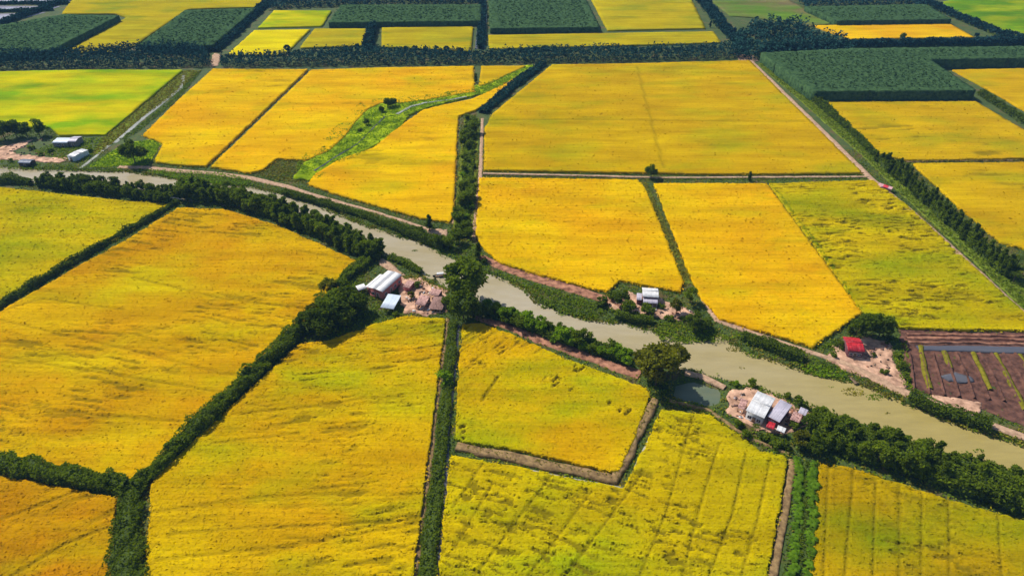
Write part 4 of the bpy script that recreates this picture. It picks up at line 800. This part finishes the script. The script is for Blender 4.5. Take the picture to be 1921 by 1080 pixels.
for i, (x, y, r_) in enumerate([(918, 512, 1.6), (1010, 545, 1.2), (960, 530, 1.0), (665, 412, 2.0), (1600, 735, 2.5), (1640, 745, 2.0), (1375, 655, 1.6), (778, 470, .8), (1390, 690, .7), (1560, 725, .6), (1662, 775, .8), (1835, 845, 1.0), (700, 428, 1.5)]):
    p = G(x, y, WL); a = np.linspace(0, 6.28, 9)[:-1]; poly = p + np.column_stack([np.cos(a) * r_ * 1.6, np.sin(a) * r_ * .8])
    tufts('water_weed', poly, 5, .12, .4, 'grass' if i % 2 else 'dry_grass', 'floating green water weed on the muddy river', seed=40 + i, z0=WL)

for i, (px, d_, h_, m_) in enumerate([
    ([(560, 620), (600, 640), (700, 612), (760, 594), (740, 585), (700, 560), (680, 545), (690, 520), (700, 500), (660, 500), (600, 560)], 3.0, .8, 'leaf_mid'),
    ([(750, 512), (800, 522), (846, 548), (838, 552), (790, 530), (755, 522)], 3.0, .7, 'dry_grass'),
    ([(838, 560), (880, 575), (930, 596), (900, 606), (850, 604)], 3.0, .9, 'leaf_dark'),
    ([(835, 455), (880, 450), (900, 470), (925, 505), (890, 502), (850, 482)], 3.0, .9, 'grass'),
    ([(925, 505), (1000, 530), (1120, 570), (1110, 578), (1000, 545), (930, 515)], 3.0, .5, 'grass'),
    ([(1120, 570), (1150, 590), (1230, 612), (1310, 622), (1340, 612), (1300, 606), (1230, 602), (1150, 580)], 3.0, .7, 'leaf_mid'),
    ([(1370, 725), (1420, 722), (1500, 755), (1540, 780), (1520, 790), (1450, 742), (1400, 730)], 3.0, .6, 'grass'),
    ([(1380, 800), (1420, 815), (1480, 825), (1530, 800), (1545, 850), (1480, 852), (1410, 830)], 3.2, 1.0, 'leaf_dark'),
    ([(1385, 622), (1500, 662), (1580, 690), (1570, 700), (1480, 680), (1390, 645)], 2.5, .6, 'grass'),
    ([(1690, 742), (1800, 785), (1921, 825), (2100, 880), (2100, 895), (1921, 838), (1780, 792)], 2.5, .7, 'dry_grass'),
    ([(1205, 700), (1250, 705), (1258, 748), (1225, 750)], 3.0, .8, 'leaf_dark'),
    ([(0, 318), (0, 300), (60, 306), (160, 312), (230, 316), (230, 322), (100, 320)], 2.5, .5, 'grass'),
    ([(-60, 255), (60, 245), (100, 240), (110, 262), (60, 258), (-60, 275)], 2.5, .8, 'leaf_dark'),
    ]):
    tufts('weeds', GP(px), d_, h_, .55, m_, 'low weeds and brush filling the ground around buildings and banks', seed=60 + i, z0=-.1, thr=.3)
rnd = np.random.RandomState(5); P = np.column_stack([rnd.uniform(-235, 235, 260000), rnd.uniform(85, 335, 260000)]); P = P[np.abs(P[:, 0]) < 30 + P[:, 1] * .92]
for poly in EXCL + [RIV, POND]:
    lo, hi = poly.min(0), poly.max(0); m_ = (P[:, 0] > lo[0]) & (P[:, 0] < hi[0]) & (P[:, 1] > lo[1]) & (P[:, 1] < hi[1])
    k = np.ones(len(P), bool); k[m_] = ~inside(P[m_], poly); P = P[k]
sel = fbm(P[:, 0] * .12, P[:, 1] * .12, 9) + rnd.normal(size=len(P)) * .08
for i, (a, b, mt, lab) in enumerate([(-1, .42, 'dry_grass', 'dry straw coloured grass on the banks and field margins'), (.42, .56, 'grass', 'green grass on the banks and field margins'), (.56, 9, 'leaf_mid', 'dark green weeds on the banks and field margins')]):
    q = P[(sel > a) & (sel <= b)]; V = np.column_stack([q, carve(q[:, 0], q[:, 1]) + .05 + rnd.uniform(0, .45, len(q))])
    V, Q = leaf_quads(V, .5, rnd, up=.55, flat=.4); obj('grass', mesh('grass', V, Q), M[mt], label=lab, kind='stuff')
# ------------------------------------------------------------------ far groves, belts
grove('tree_belt', [(-160, 108), (0, 106), (110, 104), (240, 96), (330, 92), (388, 98), (396, 126), (250, 129), (100, 131), (-160, 135)], 6.5, 2.6, 'dark tree belt crossing the top left above the lime field', 'leaf_far_haze', 1.0, 16, seed=1, cat='tree belt', z_top=False)
grove('tree_belt', [(415, 112), (560, 108), (640, 99), (900, 104), (1010, 100), (1200, 97), (1395, 92), (1405, 110), (1240, 116), (1020, 120), (700, 124), (415, 127)], 6.0, 2.6, 'long dark tree belt crossing the top centre', 'leaf_far_haze', 1.0, 16, seed=2, cat='tree belt', z_top=False)
grove('plantation', [(1428, 100), (1600, 92), (1745, 90), (1921, 88), (2160, 86), (2160, 108), (1921, 110), (1745, 113), (1832, 171), (1526, 173), (1465, 130)], 7.5, 2.5, 'dark flat topped tree plantation on the upper right', 'leaf_plant', 0.9, 26, seed=3)
grove('plantation', [(-160, 75), (0, 48), (118, 28), (225, 30), (90, 98), (-160, 104)], 6, 2.8, 'dark teal plantation at the left edge near the top', 'leaf_plant', 1.2, 16, seed=4)
grove('plantation', [(347, 20), (480, 16), (400, 85), (330, 90), (262, 84)], 5.5, 2.8, 'dark green plantation left of the far diagonal road', 'leaf_plant', 1.2, 14, seed=5)
grove('plantation', [(640, 10), (903, 9), (902, 40), (616, 43)], 5, 3.0, 'teal plantation strip left of the far canal', 'leaf_plant', 1.3, 13, seed=6)
grove('plantation', [(918, -2), (1098, -2), (1126, 52), (920, 54)], 5, 3.0, 'square teal plantation right of the far canal', 'leaf_plant', 1.3, 13, seed=7)
grove('plantation', [(1508, 13), (1738, 9), (1785, 37), (1570, 40)], 5, 3.0, 'teal plantation above the narrow yellow field', 'leaf_plant', 1.3, 13, seed=8)
grove('wood', [(1372, 88), (1390, 50), (1430, 34), (1500, 38), (1540, 58), (1590, 66), (1610, 85), (1500, 92), (1410, 98)], 8, 3.6, 'dark clumpy wood at the far road junction', 'leaf_far_haze', 1.4, 18, seed=9, cat='wood', var=.25)
grove('wood', [(540, -45), (900, -50), (902, 0), (640, 4), (500, 10)], 5, 3.2, 'dark wood along the top edge left of the far canal', 'leaf_far_haze', 1.4, 12, seed=10, cat='wood')
grove('wood', [(1480, -30), (1760, -40), (1740, 3), (1510, 6)], 6, 3.2, 'dark wood along the top edge above the right teal plantation', 'leaf_far_haze', 1.4, 12, seed=11, cat='wood')
hedge('hedge', [(1720, 0), (1790, 32), (1870, 66), (1921, 82), (2160, 150)], [8, 7, 6, 6], [4, 4, 4, 4], 1.1, 3.5, 'leaf_far_haze', 'dark far hedge along the bright green field', seed=30)
hedge('hedge', [(1425, 98), (1520, 94), (1620, 88), (1760, 86), (1921, 84), (2160, 82)], [6, 6, 6, 6], [4.5, 4.5, 4.5], 1.0, 4, 'leaf_far_haze', 'far shrub row behind the large plantation', seed=31, lump=.9)
hedge('hedge', [(505, 4), (450, 55), (402, 98)], [8, 8, 8], [3, 3, 3], 1.1, 3.5, 'leaf_far_haze', 'dark verge hedge along the far diagonal road', seed=32)
hedge('hedge', [(905, -45), (905, 30), (902, 92)], [5, 5, 5], [3, 3, 3], 1.1, 3.5, 'leaf_far_haze', 'dark hedge along the far straight canal', seed=33)
hedge('hedge', [(1290, -30), (1350, 45), (1395, 92)], [9, 9, 9], [3.5, 3.5, 3.5], 1.1, 3.5, 'leaf_far_haze', 'dark hedge along the far right canal', seed=34)
hedge('hedge', [(700, 48), (695, 70), (690, 95)], [6, 6, 8], [4, 4, 4], 1.1, 3.5, 'leaf_far_haze', 'dark tree column between the two far olive plots', seed=35)
hedge('hedge', [(150, -10), (80, 20), (0, 48), (-140, 78)], [5, 5, 5], [3, 3, 3], 1.2, 3.5, 'leaf_far_haze', 'dark hedge below the flooded paddies', seed=36)
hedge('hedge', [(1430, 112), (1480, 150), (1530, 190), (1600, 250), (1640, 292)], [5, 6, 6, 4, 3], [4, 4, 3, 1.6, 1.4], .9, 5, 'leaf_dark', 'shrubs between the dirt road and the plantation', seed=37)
hedge('hedge', [(-140, 8), (0, 8), (130, 8)], [3, 3, 3], [2, 2, 2], 1.2, 3, 'leaf_far_haze', 'dark line between the upper flooded paddies', seed=38)
hedge('hedge', [(-140, 33), (0, 23), (100, 20)], [3, 3, 3], [2, 2, 2], 1.2, 3, 'leaf_far_haze', 'dark line between the lower flooded paddies', seed=39)
for x, y, s in [(650, 98, .7), (672, 98, .75), (762, 100, .7), (780, 100, .75), (800, 100, .7), (820, 100, .7), (838, 101, .7), (864, 102, .7), (985, 103, .7), (1005, 102, .8), (1022, 102, .85), (1040, 102, .75), (1185, 98, .6)]:
    tree(at(x, y), 'far', s, 'dark tree rising above the long dark tree belt', 'taller trees of the long dark belt')

# ------------------------------------------------------------------ buildings
def frame_from(px, z):
    """px: front-left, front-right, back-right, back-left corner of a roof at height z"""
    A = GP(px, z); c = A.mean(0); u = (A[1] - A[0] + A[2] - A[3]) / 2; v = (A[3] - A[0] + A[2] - A[1]) / 2
    L_ = np.linalg.norm(u); a = math.atan2(u[1], u[0]); n = np.array([-u[1], u[0]]) / L_; Wd = abs(v @ n)
    return c, a, L_, Wd
def roof_slope(parent, name, x0, x1, y0, z0, y1, z1, mat, sheets, pitch=.5):
    """a slope of overlapping corrugated sheets, each a piece of its own; x along the eaves"""
    w = (x1 - x0) / sheets
    for i in range(sheets):
        a = x0 + i * w; n = max(4, int(w / .13)); xs = np.linspace(a - .03, a + w + .03, n + 1); lift = .012 * (i % 2) + random.uniform(0, .02)
        V = []; 
        for (y, z) in ((y0, z0), (y1, z1)):
            for j, x in enumerate(xs): V.append((x, y + random.uniform(-.02, .02), z + lift + (.03 if j % 2 else 0)))
        m_ = n + 1; Q = [(j, j + 1, m_ + j + 1, m_ + j) for j in range(n)]
        V2 = [(x, y, z - .04) for x, y, z in V]; k = len(V)
        Q2 = [(k + j, k + m_ + j, k + m_ + j + 1, k + j + 1) for j in range(n)]
        rim = [(0, k, k + 1, 1)] if False else []
        for j in range(n): rim += [(j, k + j, k + j + 1, j + 1), (m_ + j, m_ + j + 1, k + m_ + j + 1, k + m_ + j)]
        rim += [(0, m_, k + m_, k), (n, k + n, k + m_ + n, m_ + n)]
        obj('roof_sheet', mesh('roof_sheet', V + V2, Q + Q2 + rim), mat, parent)
def opening(parent, kind, x, y, z, w, h, face, leafm, framem):
    """a door or window on a wall; face 0 = front (-y), 1 = right (+x), 2 = left (-x)"""
    def bx(mb, cx, cz, dw, dh, d, off):
        if face == 0: mb.box((cx, y - off, cz), (dw, d, dh))
        else: mb.box((x + (off if face == 1 else -off), cx, cz), (d, dw, dh))
    c0 = x if face == 0 else y
    l = MB(); bx(l, c0, z + h / 2, w, h, .06, .02); p = l.build(kind, leafm, parent)
    f = MB(); t = .09
    for s_ in (-1, 1): bx(f, c0 + s_ * (w / 2 + t / 2), z + h / 2, t, h + 2 * t, .1, .04)
    bx(f, c0, z + h + t / 2, w, t, .096, .04)
    if kind == 'window': bx(f, c0, z - t / 2, w, t, .13, .05); bx(f, c0, z + h / 2, .05, h, .05, .045)
    f.build('frame', framem, p); return p
def house(name, px, z, label, cat, wall, roof, kind='gable', rise=.9, over=.35, sheets=6, sheets2=None, frontwall=True, doors=(), base=0.0):
    c, a, L_, Wd = frame_from(px, z); e = obj(name, None, loc=(c[0], c[1], base), label=label, cat=cat); e.rotation_euler = (0, 0, a)
    hx, hy = L_ / 2 - over, Wd / 2 - over; wh = z - base
    if kind == 'gable':
        m_ = MB(); V = [(-hx, -hy, 0), (hx, -hy, 0), (hx, hy, 0), (-hx, hy, 0), (-hx, -hy, wh - .06), (hx, -hy, wh - .06), (hx, hy, wh - .06), (-hx, hy, wh - .06), (-hx, 0, wh + rise * .9 - .06), (hx, 0, wh + rise * .9 - .06)]
        m_.add(V, [(0, 1, 5, 4), (2, 3, 7, 6), (1, 2, 6, 5), (3, 0, 4, 7)], [(5, 6, 9), (7, 4, 8)]); m_.build('wall', wall, e)
        roof_slope(e, 'roof', -L_ / 2, L_ / 2, -Wd / 2, wh - .04, 0, wh + rise, roof, sheets); roof_slope(e, 'roof', -L_ / 2, L_ / 2, Wd / 2, wh - .04, 0, wh + rise, roof, sheets)
        r_ = MB(); r_.box((0, 0, wh + rise + .05), (L_, .32, .07)); r_.build('ridge_cap', roof, e)
    elif kind == 'shed':
        m_ = MB(); h0, h1 = wh - .06, wh + rise * .85 - .06
        m_.add([(-hx, -hy, 0), (hx, -hy, 0), (hx, hy, 0), (-hx, hy, 0), (-hx, -hy, h0), (hx, -hy, h0), (hx, hy, h1), (-hx, hy, h1)], [(0, 1, 5, 4), (2, 3, 7, 6), (1, 2, 6, 5), (3, 0, 4, 7)]); m_.build('wall', wall, e)
        roof_slope(e, 'roof', -L_ / 2, L_ / 2, -Wd / 2, wh, Wd / 2, wh + rise, roof, sheets)
    elif kind == 'open':
        for sx in (-1, 1):
            for sy in (-1, 1):
                p = MB(); p.box((sx * hx, sy * hy, (wh + (rise * .5 if sy > 0 else 0)) / 2), (.14, .14, wh + (rise * .8 if sy > 0 else 0) - .05)); p.build('post', M['wood'], e)
        b = MB(); b.box((0, hy, wh * .45), (2 * hx, .06, wh * .9)); b.build('back_wall', wall, e)
        roof_slope(e, 'roof', -L_ / 2, L_ / 2, -Wd / 2, wh, Wd / 2, wh + rise, roof, sheets)
    for (k, f, pos, zz, w_, h_) in doors:
        x, y = (pos * hx, -hy) if f == 0 else ((hx, pos * hy) if f == 1 else (-hx, pos * hy))
        opening(e, k, x, y, zz, w_, h_, f, M['glass'] if k == 'window' else M['wood'], M['wall_white'])
    return e, L_, Wd, hx, hy

# pink walled house with the white stepped roof: its long side runs up to the right
e, L_, Wd, hx, hy = house('house', [(719, 546), (755, 515), (727, 507), (689, 540)], 3.9, 'pink walled house with a stepped white metal roof beside the dark tree cluster', 'house', M['wall_pink'], M['roof_white'], 'gable', .35, .3, 9,
    doors=[('door', 0, -.15, .05, 1.0, 2.1), ('window', 0, -.7, 1.0, 1.2, 1.1), ('window', 0, .3, 1.0, 1.2, 1.1), ('window', 0, .75, 1.0, 1.2, 1.1), ('door', 2, -.2, .05, 1.0, 2.1), ('window', 2, .45, 1.0, 1.0, 1.1)])
roof_slope(e, 'roof', -L_ / 2 + .3, L_ / 2 - 3.0, hy + .2, 3.75, hy + 1.9, 3.45, M['roof_white'], 5)
w_ = MB(); w_.box((-1.2, hy + 1.0, 1.65), (L_ - 4.6, 1.4, 3.3)); w_.build('side_wall', M['wall_pink'], e)
house('lean_to', [(672, 546), (688, 540), (683, 533), (668, 537)], 2.4, 'small cream roofed lean to at the left end of the pink walled house', 'shed', M['wall_grey'], M['roof_white'], 'open', .3, .15, 3)
house('shed', [(713, 576), (738, 580), (753, 556), (729, 553)], 2.6, 'small open shed with a pale blue white roof in front of the pink walled house', 'shed', M['wall_grey'], M['roof_blue'], 'open', .5, .2, 4)
# thatched hut in the yard
c, a, L_, Wd = frame_from([(806, 578), (832, 580), (836, 556), (812, 553)], 1.8)
e = obj('thatched_hut', None, loc=(c[0], c[1], 0), label='low purple brown thatched hut in the earth yard by the river', cat='hut'); e.rotation_euler = (0, 0, a)
m_ = MB(); hx, hy = L_ / 2, Wd / 2; V = [(-hx, -hy, 1.5), (hx, -hy, 1.5), (hx, hy, 1.5), (-hx, hy, 1.5), (-hx * .45, 0, 2.9), (hx * .45, 0, 2.9)]
m_.add(V, [(0, 1, 5, 4), (2, 3, 4, 5)], [(1, 2, 5), (3, 0, 4)]); m_.build('roof', M['thatch'], e)
m_ = MB(); m_.box((0, 0, .75), (L_ * .8, Wd * .8, 1.5)); m_.build('wall', M['wood'], e)
opening(e, 'door', 0, -Wd * .4, .05, .9, 1.3, 0, M['dark_wood'], M['wood'])
house('shed', [(780, 571), (799, 574), (805, 557), (787, 554)], 2.0, 'low shed with a rusty pink roof left of the thatched hut', 'shed', M['wall_grey'], M['roof_rust'], 'open', .4, .15, 4)
house('shed', [(804, 552), (822, 556), (829, 545), (811, 541)], 1.9, 'small rusty pink roofed shed between the thatched hut and the boats', 'shed', M['wall_grey'], M['roof_rust'], 'open', .3, .15, 4)
house('shed', [(757, 538), (769, 541), (776, 529), (764, 526)], 1.9, 'tiny rusty pink roofed shed against the right end of the pink walled house', 'shed', M['wall_pink'], M['roof_rust'], 'shed', .3, .15, 3)
house('shed', [(1482, 786), (1499, 793), (1506, 779), (1489, 772)], 2.1, 'low rusty pink roofed shed right of the lilac roofed annex', 'shed', M['wall_grey'], M['roof_rust'], 'open', .3, .15, 4)
house('shed', [(1497, 774), (1511, 780), (1516, 770), (1502, 764)], 2.0, 'small pale roofed shed at the right end of the farmhouse yard', 'shed', M['wall_pink'], M['roof_lilac'], 'shed', .3, .15, 3)
house('shed', [(1384, 764), (1396, 769), (1403, 752), (1391, 748)], 2.0, 'low rusty pink roofed shed left of the white roofed farmhouse', 'shed', M['wall_grey'], M['roof_rust'], 'open', .3, .15, 3)
# house with the white porch roof
e, L_, Wd, hx, hy = house('house', [(1203, 556), (1233, 558), (1237, 541), (1207, 539)], 3.2, 'farmhouse with plum walls and a white porch roof above the river', 'house', M['wall_plum'], M['roof_white'], 'gable', .7, .3, 7,
    doors=[('door', 0, 0, .05, 1.0, 2.0), ('window', 0, -.6, .9, 1.1, 1.0), ('window', 0, .6, .9, 1.1, 1.0)])
roof_slope(e, 'porch', -hx, hx, -hy - 2.4, 2.0, -hy - .1, 2.55, M['roof_lilac'], 6)
for s_ in (-1, -.33, .33, 1):
    p = MB(); p.box((s_ * (hx - .2), -hy - 2.2, 1.0), (.12, .12, 2.0)); p.build('porch_post', M['wall_white'], e)
house('shed', [(1193, 562), (1203, 563), (1205, 552), (1196, 551)], 2.2, 'small dark shed leaning on the left of the white porch house', 'shed', M['wall_plum'], M['roof_lilac'], 'shed', .4, .15, 3)
# white roofed farmhouse by the pond
house('house', [(1403, 770), (1436, 786), (1453, 745), (1418, 732)], 3.6, 'white roofed farmhouse between the fish pond and the dense river belt', 'house', M['wall_white'], M['roof_white'], 'gable', .5, .3, 7,
      doors=[('door', 0, 0, .05, 1.0, 2.1), ('window', 0, -.55, .9, 1.1, 1.1), ('window', 0, .55, .9, 1.1, 1.1), ('window', 2, 0, .9, 1.1, 1.1)])
house('annex', [(1444, 782), (1467, 795), (1481, 759), (1459, 749)], 3.0, 'lilac grey roofed annex on the right side of the white roofed farmhouse', 'annex', M['wall_plum'], M['roof_lilac'], 'shed', .5, .25, 6, doors=[('door', 0, .1, .05, 1.2, 1.9), ('window', 0, -.5, .9, .9, .9)])
house('shed', [(1456, 806), (1471, 812), (1475, 804), (1460, 798)], 2.0, 'tiny white roofed lean to in front of the lilac roofed annex', 'shed', M['wall_pink'], M['roof_white'], 'open', .2, .1, 3)
house('shed', [(1436, 800), (1450, 805), (1456, 795), (1442, 790)], 2.0, 'tiny red roofed lean to at the front of the white roofed farmhouse', 'shed', M['wall_grey'], M['roof_red'], 'open', .2, .1, 3)
# red roofed hut
house('hut', [(1586, 657), (1618, 659), (1617, 634), (1586, 631)], 3.0, 'red roofed hut in the pink sandy yard', 'hut', M['wall_plum'], M['roof_red'], 'gable', .7, .35, 7, doors=[('door', 0, 0, .05, 1.0, 1.9), ('window', 0, -.6, .9, .9, .9), ('window', 0, .6, .9, .9, .9)])
# riverside sheds, left
house('shed', [(128, 293), (141, 295), (162, 281), (150, 278)], 2.8, 'long white roofed boat shed at the river mouth of the canal', 'shed', M['roof_blue'], M['roof_white'], 'gable', .3, .15, 4, doors=[('door', 0, 0, .05, 1.4, 1.9)])
house('shed', [(101, 268), (130, 268), (132, 260), (103, 260)], 2.6, 'low shed with a pale blue roof below the lime field', 'shed', M['wall_grey'], M['roof_blue'], 'shed', .4, .2, 6, doors=[('door', 0, .3, .05, 1.0, 1.9), ('window', 0, -.3, .9, 1.0, .9)])
house('shed', [(132, 266), (148, 266), (148, 256), (133, 256)], 3.0, 'small grey brown roofed shed right of the low pale blue shed', 'shed', M['wall_grey'], M['roof_lilac'], 'gable', .7, .2, 4, doors=[('door', 0, 0, .05, .9, 1.9)])
e, L_, Wd, hx, hy = house('boathouse', [(37, 306), (60, 307), (62, 299), (40, 298)], 2.0, 'grey blue roofed hut standing at the river edge on the left', 'hut', M['dark_wood'], M['roof_slate'], 'gable', .7, .3, 5, doors=[('door', 0, 0, .1, .9, 1.5)])
# tents by the road
e = obj('roadside_stall', None, loc=(*at(1658, 356), .25), label='pink and red tarpaulin stall on the dirt road', cat='stall'); e.rotation_euler = (0, 0, -.8)
for (x, w_, mt) in ((-1.7, 2.2, 'tarp_pink'), (.5, 2.2, 'tarp_red'), (2.6, 1.8, 'tarp_pink')):
    m_ = MB(); V = [(x - w_ / 2, -1.4, 1.7), (x + w_ / 2, -1.4, 1.7), (x + w_ / 2, 1.4, 1.7), (x - w_ / 2, 1.4, 1.7), (x - w_ / 2, 0, 2.4), (x + w_ / 2, 0, 2.4)]
    m_.add(V, [(0, 1, 5, 4), (2, 3, 4, 5)]); m_.build('awning', M[mt], e)
for x in (-2.7, -.6, 1.6, 3.4):
    for y in (-1.3, 1.3):
        p = MB(); p.box((x, y, .85), (.09, .09, 1.7)); p.build('post', M['wood'], e)
p = MB(); p.box((.4, 0, .45), (5.0, 1.0, .9)); p.build('counter', M['tarp_pink'], e)
# boat with a pier
def boat(px, py, rz, label, L_=6.0, cabin=True):
    p = G(px, py, WL); e = obj('boat', None, loc=(p[0], p[1], WL - .08), label=label, cat='boat'); e.rotation_euler = (0, 0, rz)
    st = np.linspace(-1, 1, 9); rows = []
    for s_ in st:
        w_ = .75 * (1 - abs(s_) ** 2.6) + .05; sh = .45 + .35 * s_ * s_
        rows += [(s_ * L_ / 2, -w_, sh), (s_ * L_ / 2 * .95, -w_ * .6, 0), (s_ * L_ / 2 * .95, w_ * .6, 0), (s_ * L_ / 2, w_, sh)]
    m_ = MB(); m_.add(rows, [(i * 4 + j, i * 4 + j + 1, i * 4 + j + 5, i * 4 + j + 4) for i in range(8) for j in range(3)]); m_.build('hull', M['dark_wood'], e)
    d = MB(); d.box((0, 0, .25), (L_ * .7, .9, .04)); d.build('deck', M['wood'], e)
    if cabin:
        for s_ in (-1, 1):
            for t_ in (-1, 1):
                q = MB(); q.box((s_ * 1.0, t_ * .5, .85), (.07, .07, 1.15)); q.build('post', M['wood'], e)
        n = 8; V = []
        for x in (-1.3, 1.3):
            for k in range(n + 1): a_ = math.pi * k / n; V.append((x, math.cos(a_) * .75, 1.35 + math.sin(a_) * .35))
        c_ = MB(); c_.add(V, [(k, k + 1, n + 2 + k, n + 1 + k) for k in range(n)]); c_.build('canopy', M['roof_white'], e)
    return e
boat(826, 518, .15, 'small dark boat with a white canopy moored at the earth yard')
boat(811, 529, .9, 'slim open dark boat lying at the bank beside the canopy boat', 4.5, False)
e = obj('landing_stage', None, loc=(*at(1600, 712), 0), label='small wooden landing stage on the bank below the red roofed hut', cat='landing stage'); e.rotation_euler = (0, 0, -1.35)
for i in range(6):
    q = MB(); q.box((-1.5 + i * .62, 0, .12), (.55, 1.2, .06)); q.build('plank', M['wood'], e)
for i in (-1.6, 1.5):
    for s_ in (-.5, .5):
        q = MB(); q.box((i, s_, -.6), (.12, .12, 1.6)); q.build('post', M['wood'], e)

# ------------------------------------------------------------------ clutter in the yards
for i, (px, n, lab) in enumerate([
    ([(760, 528), (800, 530), (838, 560), (836, 588), (800, 592), (765, 580)], 130, 'boards, bricks and scraps lying about the yard by the pink walled house'),
    ([(1475, 765), (1515, 778), (1512, 798), (1470, 812)], 70, 'scraps and boards lying about right of the lilac roofed annex'),
    ([(1365, 740), (1395, 735), (1398, 790), (1372, 772)], 30, 'scraps lying about left of the white roofed farmhouse'),
    ([(1620, 640), (1665, 645), (1685, 700), (1620, 690)], 60, 'scraps lying about the sandy yard of the red roofed hut'),
    ([(1140, 560), (1190, 560), (1240, 570), (1300, 585), (1290, 605), (1160, 585)], 80, 'scraps lying about the yard of the white porch house'),
    ([(0, 275), (60, 268), (80, 262), (110, 300), (20, 296)], 60, 'scraps lying about by the riverside sheds')]):
    rnd = np.random.RandomState(40 + i); poly = GP(px); lo, hi = poly.min(0), poly.max(0); P = lo + rnd.uniform(size=(n * 4, 2)) * (hi - lo); P = P[inside(P, poly)][:n]
    root = obj('debris', None, loc=(*poly.mean(0), 0), label=lab, cat='debris', kind='stuff')
    for mt in ('wood', 'wall_white', 'red_soil', 'dark_wood', 'thatch'):
        mb = MB()
        for p in P[rnd.randint(0, 5, len(P)) == ('wood', 'wall_white', 'red_soil', 'dark_wood', 'thatch').index(mt)]:
            q = p - poly.mean(0); mb.box((q[0], q[1], .28), (rnd.uniform(.3, 1.8), rnd.uniform(.2, .7), rnd.uniform(.2, .6)), rnd.uniform(0, 3.1), .8)
        if mb.n and not (mt == 'wall_white' and i % 2): mb.build('scraps', M[mt], root, kind='stuff')
# ------------------------------------------------------------------ the air
hz = MB(); hz.box((0, 1500, 78), (12400, 9400, 166)); 
m = bpy.data.materials.new('air'); m.use_nodes = True; nt = m.node_tree; nt.nodes.clear()
pv = nd(nt, 'ShaderNodeVolumePrincipled'); out = nd(nt, 'ShaderNodeOutputMaterial')
pv.inputs['Color'].default_value = (.24, .54, 1, 1); pv.inputs['Density'].default_value = .00010
nt.links.new(pv.outputs[0], out.inputs['Volume'])
hz.build('haze', m, kind='stuff', label='thin bluish haze over the far fields')
